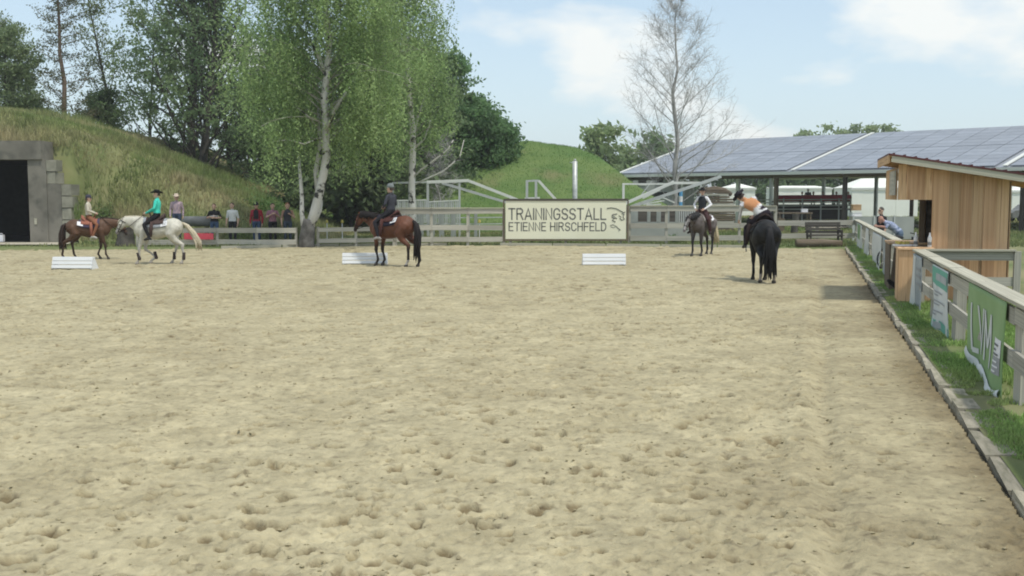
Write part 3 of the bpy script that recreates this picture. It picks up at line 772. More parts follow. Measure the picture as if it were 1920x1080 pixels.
# far trees
ORD = 'first second third fourth fifth sixth seventh eighth ninth tenth eleventh twelfth thirteenth fourteenth fifteenth sixteenth seventeenth eighteenth nineteenth twentieth'.split()
def far_tree(label, px, Y, H, r_, seed, c1, c2, group):
    x, y = at(px, Y)
    broadleaf('far_tree', label, (x, y, 0), H, .2, r_, .08, seed, c1, c2, .46, 12, 11, .8, group=group)
FT = 'far trees beyond the riding school'
for i, (px, Y, H, r_, lab) in enumerate(((1100, 112, 6.6, 3.2, 'pale green tree next to the end of the green hill'), (1143, 112, 8.1, 3.6, 'tallest pale green tree between the hill and the solar hall'),
                                          (1182, 120, 6.6, 3.0, 'low pale green tree left of the roof verge'))):
    far_tree(lab, px, Y, H, r_, 120 + i, (.18, .24, .12), (.27, .32, .16), FT)
for i, (px, lab) in enumerate(((1222, 'darker far tree left of the bare tree trunk'), (1250, 'darker far tree behind the bare tree'))):
    far_tree(lab, px, 122, 8.2 - i * .4, 3.0, 130 + i, (0.154, 0.218, 0.115), (.19, .24, .12), FT)
for i, px in enumerate((1492, 1512, 1548, 1572, 1590, 1612, 1632, 1655)):
    far_tree('pale far treetop above the solar roof ridge, %s from the left' % ORD[i], px, 182, 12.6 + (i * 37 % 5) * .25 - (.6 if i < 2 else 0), 3.2, 140 + i, (.20, .26, .13), (.28, .33, .17), 'treetops above the solar roof')
for i, px in enumerate(range(1310, 1960, 36)):
    far_tree('green tree of the row seen under the solar roof, %s from the left' % ORD[i], px, 150, 6.2 + (i * 31 % 7) * .3, 3.4, 160 + i, (0.141, 0.205, 0.109), (.18, .23, .12), 'tree row seen under the solar roof')
for i, px in enumerate(range(-60, 700, 95)):
    far_tree('far pale tree glimpsed between the left hand trunks, %s from the left' % ORD[i], px, 115, 5 + (i * 29 % 5) * .7, 4.0, 190 + i, (0.218, 0.282, 0.128), (.25, .30, .14), 'far trees behind the left hand wood')
# ------------------------------------------------------------------ lettering
# condensed grotesque capitals built from flat strokes (the sign's own lettering)
def _arc(cx, cy, rx, ry, a0, a1, n=7): return [(cx + rx * math.cos(math.radians(a0 + (a1 - a0) * i / n)), cy + ry * math.sin(math.radians(a0 + (a1 - a0) * i / n))) for i in range(n + 1)]
GLY = dict(
    T=[[(0, 1), (.5, 1)], [(.25, 1), (.25, 0)]], I=[[(0, 0), (0, 1)]], L=[[(0, 1), (0, 0), (.4, 0)]], E=[[(.42, 1), (0, 1), (0, 0), (.42, 0)], [(0, .52), (.38, .52)]],
    F=[[(.42, 1), (0, 1), (0, 0)], [(0, .52), (.38, .52)]], H=[[(0, 0), (0, 1)], [(.48, 0), (.48, 1)], [(0, .52), (.48, .52)]], N=[[(0, 0), (0, 1), (.48, 0), (.48, 1)]],
    A=[[(0, 0), (.27, 1), (.54, 0)], [(.09, .30), (.45, .30)]], R=[[(0, 0), (0, 1), (.28, 1)] + _arc(.28, .76, .2, .24, 90, -90) + [(0, .52)], [(.28, .52), (.50, 0)]],
    D=[[(0, 0), (0, 1), (.22, 1)] + _arc(.22, .5, .27, .5, 90, -90) + [(0, 0)]], C=[_arc(.25, .68, .25, .32, 20, 180) + _arc(.25, .32, .25, .32, 180, 340)],
    G=[_arc(.25, .68, .25, .32, 20, 180) + _arc(.25, .32, .25, .32, 180, 360) + [(.5, .48), (.28, .48)]],
    S=[_arc(.24, .75, .23, .25, 15, 270) + _arc(.24, .25, .24, .25, 90, -165)])
def sign_text(txt, origin, xd, width, height, sw, m, parent, gap=.20):
    xs = []; x = 0.0
    for ch in txt:
        if ch == ' ': x += .34; continue
        g_ = GLY[ch]; w = max(p[0] for s in g_ for p in s); xs.append((ch, x)); x += w + gap
    tot = x - gap; kx = (width - sw) / tot; kz = height - sw; xd = V(xd).normalized(); up = V((0, 0, 1)); nn = xd.cross(up)
    for ch, x0 in xs:
        mb = MB()
        for s in GLY[ch]:
            P = [(sw / 2 + (x0 + a) * kx, sw / 2 + b * kz) for a, b in s]; Lf, Rt = [], []
            for i, (a, b) in enumerate(P):
                a0 = P[max(i - 1, 0)]; a1 = P[min(i + 1, len(P) - 1)]
                d0 = V((a - a0[0], b - a0[1])) if i else V((a1[0] - a, a1[1] - b)); d1 = V((a1[0] - a, a1[1] - b)) if i < len(P) - 1 else d0
                d0.normalize(); d1.normalize(); n0 = V((-d0.y, d0.x)); n1 = V((-d1.y, d1.x)); mm = (n0 + n1)
                if mm.length < .2: mm = n0
                mm.normalize(); k = sw / 2 / max(.55, mm.dot(n0)); ex = V((0, 0))
                if i == 0: ex = -d1 * sw * .5
                if i == len(P) - 1: ex = d0 * sw * .5
                c = V((a, b)) + ex; Lf.append(c + mm * k); Rt.append(c - mm * k)
            for i in range(len(P) - 1):
                q = [V(origin) + xd * p.x + up * p.y + nn * .004 for p in (Rt[i], Rt[i + 1], Lf[i + 1], Lf[i])]; mb.quad(*q)
        mb.build('letter', m, parent, world=True)

# ------------------------------------------------------------------ bunker portal on the left
Yp = 47.2
bk = thing('concrete_bunker', 'weathered concrete bunker portal with a black open doorway and lintel', 'bunker', (-21, Yp, 0))
dl, dr, pr_ = D(-260, 400, Yp).x, D(56, 400, Yp).x, D(90, 400, Yp).x
zl, zt = D(0, 299, Yp).z, D(0, 264, Yp).z
m = MB(); lx = D(79, 280, Yp).x; m.box(((dl + lx) / 2, Yp + .5, (zl + zt) / 2), (lx - dl, 1.3, zt - zl)); m.build('lintel', M['concrete'], bk, world=True)
m = MB(); m.box(((dr + pr_) / 2, Yp + .55, zl / 2), (pr_ - dr, 1.2, zl - .004)); m.build('door_pillar', M['concrete'], bk, world=True)
p2x = D(116, 400, Yp).x; zs = D(0, 345, Yp).z
m = MB(); m.box(((pr_ + p2x) / 2, Yp + .57, zs / 2), (p2x - pr_, 1.15, zs)); m.build('wing_wall', M['concrete'], bk, world=True)
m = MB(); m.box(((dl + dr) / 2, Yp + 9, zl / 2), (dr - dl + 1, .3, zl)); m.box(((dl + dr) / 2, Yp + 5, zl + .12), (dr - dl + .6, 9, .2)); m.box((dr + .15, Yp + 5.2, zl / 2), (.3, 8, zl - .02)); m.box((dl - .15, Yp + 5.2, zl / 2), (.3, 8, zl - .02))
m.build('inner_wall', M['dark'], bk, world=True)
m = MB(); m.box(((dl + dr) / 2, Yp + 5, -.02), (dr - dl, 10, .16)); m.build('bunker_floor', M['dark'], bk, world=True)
kb = random.Random(8)
for x0, x1, zb, zt_, n in ((88.5, 108, D(0, 345, Yp).z, D(0, 299, Yp).z, 2), (116.5, 136, D(0, 440, Yp).z - .4, D(0, 345, Yp).z, 5)):
    xa, xb = D(x0, 400, Yp).x, D(x1, 400, Yp).x; h = (zt_ - zb) / n
    for i in range(n):
        board('concrete_block', (xa + kb.uniform(-.03, .03), Yp + .4 + kb.uniform(-.04, .04), zb + h * (i + .5)), (xb + kb.uniform(-.03, .03), Yp + .4, zb + h * (i + .5)), h - .035, .8, M['block'], bk)
board('sign_plate', (D(68, 418, Yp).x - .05, Yp - .07, 1.0), (D(68, 418, Yp).x + .06, Yp - .07, 1.0), .26, .02, M['pale_wood'], bk)
bx = thing('plastic_canister', 'small white canister standing in the dark bunker doorway', 'canister', (D(2, 440, 47.5).x, 47.5, .08))
m = MB(); m.box((0, 0, .16), (.24, .18, .30)); m.build('canister_body', M['paper'], bx)
m = MB(); m.tube([(-.06, 0, .31), (-.06, 0, .37), (.06, 0, .37), (.06, 0, .31)], .012, 6); m.build('handle', M['paper'], bx)

# ------------------------------------------------------------------ fences
fr = random.Random(12)
def rail_fence(label, pts, heights, h, t=.04, post=(.12, 1.2), group=None, cap=False, mm='grey_wood', postm=None, skip=()):
    pts = [V(p) for p in pts]
    f = thing('rail_fence', label, 'fence', pts[0], 0, group)
    for i, p in enumerate(pts):
        board('post', p + V((0, 0, -.25)), p + V((fr.uniform(-.02, .02), 0, post[1])), post[0], post[0], M[postm or mm], f, up=(1, 0, 0))
    for i in range(len(pts) - 1):
        d = (pts[i + 1] - pts[i]).normalized(); nrm = V((d.y, -d.x, 0))
        if nrm.y > 0: nrm = -nrm
        if abs(d.y) > .8: nrm = V((-d.y, d.x, 0)) if d.y > 0 else V((d.y, -d.x, 0))
        o = nrm * (post[0] / 2 + t / 2 + .003)
        for j, z in enumerate(heights):
            if (i, j) in skip: continue
            board('rail', pts[i] + o + d * .004 + V((0, 0, z + fr.uniform(-.012, .012))), pts[i + 1] + o - d * .004 + V((0, 0, z + fr.uniform(-.012, .012))), h * fr.uniform(.94, 1.04), t, M[mm], f)
        if cap:
            board('cap_board', pts[i] + V((0, 0, post[1] + .018)) + o * .5 + d * .003, pts[i + 1] + V((0, 0, post[1] + .018 + fr.uniform(-.006, .006))) + o * .5 - d * .003, .036, .22, M['pale_wood'], f)  # cap paler than the rails: sun on its top put into the colour
    return f
def line(a, b, n): return [V(a).lerp(V(b), i / n) for i in range(n + 1)]
def Yat(px, Y): return V(((px - 960) / FPX * Y, Y, 0))
rail_fence('low grey two rail fence in front of the standing spectators', line(Yat(258, 43.9), Yat(556, 44.3), 4), (.22, .70), .20, post=(.10, .80))
rail_fence('low grey two rail fence between the big birch and the bay horse', line(Yat(596, 44.4), Yat(738, 45.4), 2), (.26, .72), .18, post=(.10, .84))
rail_fence('tall grey three rail fence left of the stable sign, pale cap on top', line(Yat(742, 45.5), Yat(944, 46), 3), (.26, .76, 1.46), .22, post=(.12, 1.58), cap=True)
rail_fence('tall grey three rail fence right of the stable sign behind the grey horse', line(Yat(1180, 46.3), Yat(1453, 47), 4), (.28, .83, 1.55), .22, post=(.12, 1.66), cap=True)
rail_fence('grey two rail fence behind the dark bench up to the arena corner', line(Yat(1456, 47.05), fence_pt(47.4), 2), (.36, .93), .22, post=(.11, 1.04))
# right hand rail
NEAR = [20.35, 17.7, 15.0, 12.6, 10.35, 8.0, 5.6]
near_f = rail_fence('near board fence along the kerb with a flat pale cap, carrying the green banner', [fence_pt(y) for y in NEAR], (.50, .93), .17, post=(.14, 1.06), cap=True)
FARY = [47.35, 43.6, 40, 36.6, 33.4, 30.2, 27.4, 25.2]
far_f = rail_fence('far run of the board fence along the sand where the bald man leans', [fence_pt(y) for y in FARY], (.45, .92), .17, post=(.13, 1.04), cap=True)

def banner(name, label, ya, yb, z0, z1, m, drop=0.0, seed=1, skew=0.0, cols_=None):
    """printed cloth tied to the arena face of the right hand rail; u along the fence from ya (far) to yb (near)"""
    R = np.random.default_rng(seed)
    a, b = fence_pt(ya), fence_pt(yb); t = thing(name, label, 'banner', a)
    nu, nv = 28, 16; off = -NS * .135
    v = []; 
    for j in range(nv + 1):
        for i in range(nu + 1):
            u = i / nu; w = j / nv; p = a.lerp(b, u)
            zb = z0 + drop * u + .03 * math.sin(u * 9 + seed)
            z = z1 + (zb - z1) * w
            k = .012 * math.sin(u * 17 + w * 3 + seed) * w + .035 * math.sin(u * 5 + seed * 2 + w * 2) * w
            v.append(tuple(p + off - NS * k * 1.2 + V((0, 0, z))))
    f = gridfaces(nv + 1, nu + 1)
    me = npmesh('cloth', v, f, m, smooth=True)
    o = link('cloth', me, t, True)
    sm = o.modifiers.new('thick', 'SOLIDIFY'); sm.thickness = .006
    def P(u, w, lift=.012):
        q = a.lerp(b, u); zb = z0 + drop * u + .03 * math.sin(u * 9 + seed)
        z = z1 + (zb - z1) * w
        k = .012 * math.sin(u * 17 + w * 3 + seed) * w + .035 * math.sin(u * 5 + seed * 2 + w * 2) * w
        return q + off - NS * (k * 1.2 + lift) + V((0, 0, z))
    return t, P
def patch(name, P, u0, u1, w0, w1, m, parent, nu=6, nv=6, lift=.012, slant=0.0):
    v = []; 
    for j in range(nv + 1):
        for i in range(nu + 1):
            w = w0 + (w1 - w0) * j / nv
            v.append(tuple(P(u0 + (u1 - u0) * i / nu + slant * (j / nv - .5), w, lift)))
    return link(name, npmesh(name, v, gridfaces(nv + 1, nu + 1), m, smooth=True), parent, True)
def stroke(P, pts, wd, lift=.014):
    """flat printed stroke through (u, w) points, as quads on the cloth"""
    v = []; f = []
    for k in range(len(pts) - 1):
        (ua, wa), (ub, wb) = pts[k], pts[k + 1]
        for s in range(5):
            t0 = s / 5; t1 = (s + 1) / 5; n = len(v)
            for tt in (t0, t1):
                u = ua + (ub - ua) * tt; w = wa + (wb - wa) * tt
                if abs(wb - wa) * 1.0 > abs(ub - ua) * .4:
                    v += [tuple(P(u - wd / 2, w, lift)), tuple(P(u + wd / 2, w, lift))]
                else:
                    v += [tuple(P(u, w - wd * .9, lift)), tuple(P(u, w + wd * .9, lift))]
            f.append([n, n + 1, n + 3, n + 2])
    return v, f
gb, P = banner('banner', 'large green banner with white LVM lettering and a rolled white lower hem', 13.15, 10.62, .08, 1.04, M['lime'], drop=-.06, seed=4)
for strokes in (([(.14, .22), (.14, .80)], [(.14, .79), (.27, .79)]),                       # L
                ([(.31, .22), (.385, .80)], [(.46, .22), (.385, .80)]),                     # V
                ([(.51, .80), (.51, .22)], [(.51, .24), (.585, .62)], [(.66, .24), (.585, .62)], [(.66, .22), (.66, .80)])):   # M
    vv, ff = [], []
    for pts in strokes:
        a_, b_ = stroke(P, pts, .036); n0 = len(vv); vv += a_; ff += [[i + n0 for i in q] for q in b_]
    link('letter', npmesh('letter', vv, ff, M['banner_white']), gb, True)
patch('white_panel', P, .80, .965, .40, .58, M['paper'], gb)
patch('grey_panel', P, .80, .965, .58, .76, M['soft_ink'], gb)
for i, (w, l) in enumerate(((.45, .10), (.50, .06), (.545, .11))): patch('print_line', P, .82, .82 + l, w, w + .022, M['ink'], gb, lift=.018)
for i, (w, l) in enumerate(((.62, .10), (.67, .12), (.72, .08))): patch('print_line', P, .82, .82 + l, w, w + .018, M['paper'], gb, lift=.018)
# rolled hem
hv = []
for j in range(7):
    for i in range(25):
        u = i / 24 * .985; top = .90 - .10 * max(0, .20 - u) * 5 + .02 * math.sin(u * 23); w = top + (1.015 + .015 * math.sin(u * 14) - top) * j / 6
        hv.append(tuple(P(u, w, .02 + .035 * math.sin(j / 6 * math.pi) * (.5 + .3 * math.sin(u * 13 + j)))))
link('hem', npmesh('hem', hv, gridfaces(7, 25), M['banner_white'], smooth=True), gb, True)
tb, P = banner('banner', 'narrow white banner with teal blocks at its top and foot', 17.05, 15.15, .06, 1.02, M['banner_white'], seed=2)
patch('teal_block', P, .0, 1, .02, .30, M['teal'], tb); patch('grey_picture', P, .30, .98, .10, .21, M['banner_grey'], tb, lift=.018)
patch('teal_block', P, .0, 1, .83, .98, M['teal'], tb); patch('grey_picture', P, .3, .75, .86, .96, M['banner_grey'], tb, lift=.018)
for w, l in ((.38, .6), (.43, .4), (.52, .7), (.57, .5), (.68, .6), (.73, .35)): patch('print_line', P, .16, .16 + l, w, w + .022, M['soft_ink'], tb, lift=.018)
wb_, P = banner('banner', 'faded grey white banner at the fence corner by the hut counter', 20.3, 18.75, .05, 1.02, M['banner_grey'], seed=3)
patch('pale_stripe', P, .1, .38, .03, .97, M['banner_white'], wb_); 
for w in (.22, .36, .52): patch('print_line', P, .5, .85, w, w + .05, M['soft_ink'], wb_, lift=.018)
for lab, ya, yb, z0, mm, sd_ in (('pale green and white banner nearest the arena corner post', 44.4, 40.3, .05, 'banner_white', 5), ('narrow white banner below the leaning man', 37.6, 35.9, .08, 'banner_white', 6),
                             ('broad plain white banner just beyond the hut counter', 33.3, 29.2, .05, 'banner_white', 7), ('grey blue banner touching the far hut counter', 28.9, 26.2, .05, 'banner_grey', 8)):
    t_, P = banner('banner', lab, ya, yb, z0, 1.0, M[mm], seed=sd_)
    if sd_ == 5: patch('green_field', P, .15, .75, .02, .6, M['lime'], t_)
    if sd_ == 7:
        for w in (.60, .66, .72): patch('print_line', P, .55, .9, w, w + .03, M['soft_ink'], t_, lift=.018)
    if sd_ == 8: patch('print_line', P, .15, .7, .55, .63, M['soft_ink'], t_, lift=.018)

# ------------------------------------------------------------------ timber hut with its counters
H0 = V((7.85, 20.95, 0))
def HP(n_, e_, z): return H0 + NS * n_ + ES * e_ + V((0, 0, z))
wl, wr, dep = .36, 1.74, 2.9
hut = thing('timber_hut', 'fresh larch timber hut with an overhanging serving side and dark red sloping roof', 'hut', H0)
hr = random.Random(4)
def roof_z(n_): return 2.71 - .165 * n_
# near wall planks: below the overhang only from wl, above it from the overhang edge
n_ = -.29; k = 0
while n_ < wr - .02:
    w = min(hr.choice([.17, .20, .24, .28]), wr - n_)
    if n_ < wl < n_ + w: w = wl - n_
    z0 = 2.03 if n_ < wl - .01 else .02
    zt_ = roof_z(n_ + w / 2) - .02
    off = hr.uniform(0, .022) + (.02 if k % 2 else 0)
    board('plank', HP(n_ + w / 2, -off, z0), HP(n_ + w / 2, -off, zt_), w - .008 + (.03 if k % 2 else 0), .024, M['larch_dark' if k % 2 else 'larch'], hut, up=NS)
    n_ += w; k += 1
# side wall strips of the overhang (towards the arena) and far wall
e_ = .03
while e_ < dep:
    board('plank', HP(-.305, e_ + .1, 2.03), HP(-.305, e_ + .1, 2.66), .19, .024, M['larch'], hut, up=ES); e_ += .2
n_ = .43
while n_ < wr:
    board('plank', HP(n_ + .11, dep, .02), HP(n_ + .11, dep, roof_z(n_) - .12), .215, .024, M['larch'], hut, up=NS); n_ += .22
for e_ in np.arange(.13, dep, .22): board('plank', HP(wr + .02, e_, .02), HP(wr + .02, e_, roof_z(wr) - .04), .215, .024, M['larch'], hut, up=ES)
for n__, e__ in ((.44, dep - .10), (wl + .06, .09), (wr - .06, .09)): board('corner_post', HP(n__, e__, 0), HP(n__, e__, 2.45), .11, .11, M['brown_wood'], hut, up=NS)
m = MB(); m.box(HP((wl + wr) / 2, dep / 2, .03), (wr - wl, dep, .06), Matrix((NS, ES, V((0, 0, 1)))).transposed()); m.build('hut_floor', M['brown_wood'], hut, world=True)
m = MB(); m.box(HP(1.1, dep - .06, 1.2), (1.15, .03, 2.3), Matrix((NS, ES, V((0, 0, 1)))).transposed()); m.build('back_lining', M['dark_wood'], hut, world=True)
m = MB(); m.box(HP(wr - .05, dep / 2, 1.2), (.03, dep - .2, 2.3), Matrix((NS, ES, V((0, 0, 1)))).transposed()); m.build('back_lining', M['dark_wood'], hut, world=True)
# serving shutter, folded up against the overhang
board('shutter', HP(-.345, .02, 2.36), HP(-.345, 1.2, 2.36), .48, .035, M['grey_wood'], hut)
# roof: boards, rafters, verge and red sheet
ra, rb = -.50, 2.9
for e_ in (-.34,): board('verge_board', HP(ra + .06, e_, roof_z(ra) + .045), HP(rb, e_, roof_z(rb) + .045), .15, .03, M['pale_wood'], hut)
for e_ in (-.05, .9, 1.9, 2.85): board('rafter', HP(ra + .05, e_, roof_z(ra) + .04), HP(rb - .05, e_, roof_z(rb) + .04), .11, .07, M['larch'], hut)
sh = MB(); q = [HP(ra, -.37, roof_z(ra) + .135), HP(rb, -.37, roof_z(rb) + .135), HP(rb, dep + .3, roof_z(rb) + .135), HP(ra, dep + .3, roof_z(ra) + .135)]
lo = [p - V((0, 0, .035)) for p in q]
sh.quad(*q); sh.quad(*lo[::-1])
for i in range(4): sh.quad(lo[i], lo[(i + 1) % 4], q[(i + 1) % 4], q[i])
ro = sh.build('roof_sheet', M['red_metal'], hut, world=True)
nb = 16
for i in range(nb):
    n0 = ra + .1 + (rb - ra - .2) * i / nb
    board('roof_rib', HP(n0, -.368, roof_z(n0) + .145), HP(n0, dep + .29, roof_z(n0) + .145), .025, .035, M['red_metal'], ro)
for i in range(14):
    e0 = -.33 + i * .245; board('roof_board', HP(ra + .03, e0 + .12, roof_z(ra + .03) + .088), HP(rb - .02, e0 + .12, roof_z(rb - .02) + .088), .02, .235, M['larch'], hut)
board('fascia_board', HP(ra + .015, -.32, roof_z(ra) + .03), HP(ra + .015, dep + .25, roof_z(ra) + .03), .17, .028, M['larch'], hut)
# counters
cn_ = thing('counter', 'near larch counter box of the hut with two bottles on it', 'counter', HP(0, -.1, 0))
for i, (a_, b_) in enumerate(((-.25, .05), (.055, .20), (.205, .34))):
    board('plank', HP((a_ + b_) / 2, -.32 - .012 * (i % 2), .03), HP((a_ + b_) / 2, -.32 - .012 * (i % 2), 1.06), b_ - a_, .025, M['larch_dark' if i == 1 else 'larch'], cn_, up=NS)
board('plank', HP(-.25, .0, .03), HP(-.25, .0, 1.06), .60, .025, M['larch'], cn_, up=ES)
board('counter_top', HP(.06, -.37, 1.085), HP(.06, .62, 1.085), .035, .66, M['larch'], cn_)
cf_ = thing('counter', 'farther brown counter box with an open dark compartment', 'counter', HP(0, 2.6, 0))
board('counter_top', HP(.17, 2.4, 1.07), HP(.17, 3.9, 1.07), .035, .84, M['larch'], cf_)
board('side_panel', HP(-.10, 2.44, .03), HP(.0, 2.44, 1.05), .26, .03, M['brown_wood'], cf_, up=NS)
board('side_panel', HP(-.22, 3.15, .03), HP(-.22, 3.15, 1.05), 1.4, .03, M['brown_wood'], cf_, up=ES)
board('back_panel', HP(.3, 3.0, .03), HP(.3, 3.0, 1.05), .5, .03, M['dark_wood'], cf_, up=NS)
board('top_rail', HP(.15, 2.44, .98), HP(.5, 2.44, .98), .12, .03, M['brown_wood'], cf_)
def bottle(label, p):
    t = thing('water_bottle', label, 'bottle', p)
    m = MB(); m.lathe([(.035, 0), (.042, .01), (.042, .10), (.036, .115), (.042, .13), (.042, .19), (.02, .24), (.016, .26)], (0, 0, 0), 12); m.build('bottle_body', M['water'], t, smooth=True)
    m = MB(); m.lathe([(.0425, .0), (.0425, .06)], (0, 0, .045), 12); m.build('paper_band', M['ink'], t)
    m = MB(); m.lathe([(.019, 0), (.019, .03)], (0, 0, .258), 10); m.build('cap', M['paper'], t)
bottle('clear bottle at the left on the near counter', HP(.10, .3, 1.104))
bottle('clear bottle on the near counter against the plank wall', HP(.33, -.02, 1.104))
bt_ = thing('snack_tray', 'white tray of yellow snacks on the near counter', 'tray', HP(-.12, .45, 1.104))
m = MB(); m.box((0, 0, .02), (.34, .24, .035)); m.build('tray', M['paper'], bt_)
m = MB()
for i in range(14): m.box((hr.uniform(-.12, .12), hr.uniform(-.08, .08), .055 + hr.uniform(0, .02)), (.07, .05, .05), Matrix.Rotation(hr.uniform(0, 3), 3, 'Z'))
m.build('snacks', M['yellow'], bt_)['kind'] = 'stuff'
# return rail from the corner to the hut
rf = thing('rail_fence', 'short two board return fence from the corner post to the hut wall', 'fence', fence_pt(20.3) + NS * .1)
A0 = fence_pt(20.38) + NS * .06; A1 = A0 + NS * 1.72 + V((0, .30, 0))
for z, mm, h in ((.97, 'grey_wood', .17), (.48, 'grey_wood', .17)): board('rail', A0 + V((0, 0, z)), A1 + V((0, 0, z)), h, .04, M[mm], rf)
board('cap_board', A0 + V((0, 0, 1.078)), A1 + V((0, 0, 1.078)), .034, .17, M['pale_wood'], rf)  # same paler cap, with the sunlit top painted in
board('post', A1 + NS * .05 + V((0, 0, -.2)), A1 + NS * .05 + V((0, 0, 1.06)), .12, .12, M['grey_wood'], rf, up=NS)

# ------------------------------------------------------------------ the stable sign
Ys = 45.9
sl, sr, sb, st = D(944, 400, Ys).x, D(1178, 400, Ys).x, D(960, 452, Ys).z, D(960, 372.5, Ys).z
sg = thing('stable_sign', 'long cream sign board reading TRAININGSSTALL ETIENNE HIRSCHFELD in a dark frame', 'sign', ((sl + sr) / 2, Ys, 0))
fw = .09
m = MB(); m.box(((sl + sr) / 2, Ys, (sb + st) / 2), (sr - sl - 2 * fw, .03, st - sb - 2 * fw + .0)); m.build('panel', M['sign_cream'], sg, world=True)
board('frame', (sl, Ys - .01, st - fw / 2), (sr, Ys - .01, st - fw / 2), fw, .07, M['dark_wood'], sg); board('frame', (sl, Ys - .01, sb + fw / 2), (sr, Ys - .01, sb + fw / 2), fw * .7, .07, M['brown_wood'], sg)
for x in (sl + fw / 2 - .03, sr - fw / 2 + .03): board('frame', (x, Ys - .008, sb), (x, Ys - .008, st - fw), fw * .7, .06, M['brown_wood'], sg, up=(1, 0, 0))
for x in (sl + .3, (sl + sr) / 2, sr - .3): board('post', (x, Ys + .09, -.2), (x, Ys + .09, st - .05), .11, .11, M['grey_wood'], sg, up=(1, 0, 0))
def SPt(px, py): p = D(px, py, Ys - .017); return V((p.x, Ys - .017, p.z))
a_ = SPt(953, 412.5); b_ = SPt(1137, 390)
sign_text('TRAININGSSTALL', a_, (1, 0, 0), b_.x - a_.x, b_.z - a_.z, .060, M['sign_ink'], sg)
a_ = SPt(953.5, 433.5); b_ = SPt(1137, 416.5)
sign_text('ETIENNE HIRSCHFELD', a_, (1, 0, 0), b_.x - a_.x, b_.z - a_.z, .047, M['sign_ink'], sg, .22)
em = MB()
for pts, w in (([(1138, 391), (1146, 389.5), (1155, 391), (1163, 395), (1170, 399), (1172, 397)], .022), ([(1166, 400), (1170, 402), (1168, 407), (1171, 411), (1166, 413), (1162, 409)], .022),
               ([(1157, 401), (1149, 402), (1147, 407), (1152, 409), (1148, 413), (1154, 416)], .022), ([(1147, 403), (1157, 410), (1150, 409)], .014), ([(1160, 404), (1165, 407)], .016),
               ([(1144, 423), (1150, 421), (1155, 424), (1152, 427)], .014), ([(1155, 424), (1159, 428), (1163, 431), (1160, 433)], .018), ([(1145, 425), (1151, 427)], .012)):
    em.tube([SPt(x, y) + V((0, -.004, 0)) for x, y in pts], w, 5)
em.build('horse_emblem', M['sign_ink'], sg, world=True)

# ------------------------------------------------------------------ horse walker of galvanised steel
Yw = 54.0
wk = thing('horse_walker', 'open galvanised steel horse walker with a central mast, struts and railings', 'horse walker', (D(1078, 400, Yw).x, Yw, 0))
def WP(px, py, Y=Yw): return D(px, py, Y)
m = MB(); b = WP(1078, 400); m.tube([V((b.x, Yw, 0)), WP(1078, 302)], .125, 12); m.tube([WP(1078, 302), WP(1078, 298)], .06, 8); m.bar(WP(1068, 305), WP(1078, 305), .05, .05); m.build('mast', M['galv'], wk, True, True)
def wbar(name, a, b_, w, m_='galv', Ya=Yw, Yb=None):
    board(name, WP(*a, Ya), WP(*b_, Ya if Yb is None else Yb), w, w, M[m_], wk)
def wpost(px, py, w, Y=Yw, m_='galv'):
    p = WP(px, py, Y); board('post', V((p.x, Y, -.1)), p, w, w, M[m_], wk, up=(1, 0, 0))
wbar('top_beam', (735, 343), (800, 341.5), .09); wbar('top_beam', (800, 341.5), (879, 338.5), .15, 'white_steel')
for px, py, w in ((736, 343, .08), (802, 342, .12), (861.5, 340, .10)): wpost(px, py, w)
wbar('strut', (879, 339), (966, 373), .14, 'white_steel'); wbar('strut', (966, 373), (1030, 398), .14, 'white_steel')
wbar('strut', (829, 343), (945, 378), .13, 'galv', Yw + 2); wbar('strut', (945, 378), (1000, 394.5), .13, 'galv', Yw + 2)
def railing(x0, x1, yt0, yt1, yb, n, Y=Yw + 1):
    rl = MB(); rl.bar(WP(x0, yt0, Y), WP(x1, yt1, Y), .06, .06); rl.build('rail', M['white_steel'], wk, world=True)
    for i in range(n + 1):
        f = i / n; px = x0 + (x1 - x0) * f; pt = WP(px, yt0 + (yt1 - yt0) * f, Y); pb = WP(px, yb, Y)
        board('railing_bar', pb, pt, .055 if i % 3 else .09, .03, M['galv'], wk, up=(1, 0, 0))
    rl = MB(); rl.bar(WP(x0, yb, Y), WP(x1, yb, Y), .05, .05); rl.build('rail', M['galv'], wk, world=True)
railing(737, 799, 376, 375, 417, 18); railing(804, 861, 378.5, 375.5, 419, 16)
for px, w in ((790, .2), (811, .2), (828, .24), (850, .24), (878, .16), (892, .16)): wpost(px, 396, w, Yw - 1, 'panel_grey')
for y in (409, 421): wbar('rail', (735, y), (942, y - 1.5), .05, 'galv', Yw - .9)
wbar('top_beam', (986, 339.5), (1010, 338.5), .10, 'galv', Yw + 6)
for px in (988, 1005): wpost(px, 339, .14, Yw + 6)
wbar('rail', (984, 372), (1012, 371), .10, 'white_steel', Yw + 6)
wbar('strut', (1010, 339), (1040, 372), .14, 'white_steel', Yw + 6); wbar('strut', (1040, 372), (1058, 392), .14, 'white_steel', Yw + 6)
wbar('top_beam', (1167, 345), (1262, 345), .08, 'white_steel', Yw + 2); wbar('top_beam', (1262, 343), (1318, 343), .13, 'white_steel', Yw + 2)
wpost(1169, 345, .12, Yw + 2, 'white_steel'); wpost(1314, 343, .10, Yw + 2)
wbar('strut', (1194, 372), (1264, 341), .15, 'white_steel'); wbar('strut', (1115, 407), (1194, 372), .15, 'white_steel')
wbar('strut', (1212, 378), (1352, 331), .15, 'galv', Yw + 1); wbar('strut', (1150, 399), (1212, 378), .15, 'galv', Yw + 1)
wbar('strut', (1198, 372), (1222, 340), .06, 'galv', Yw + 3)
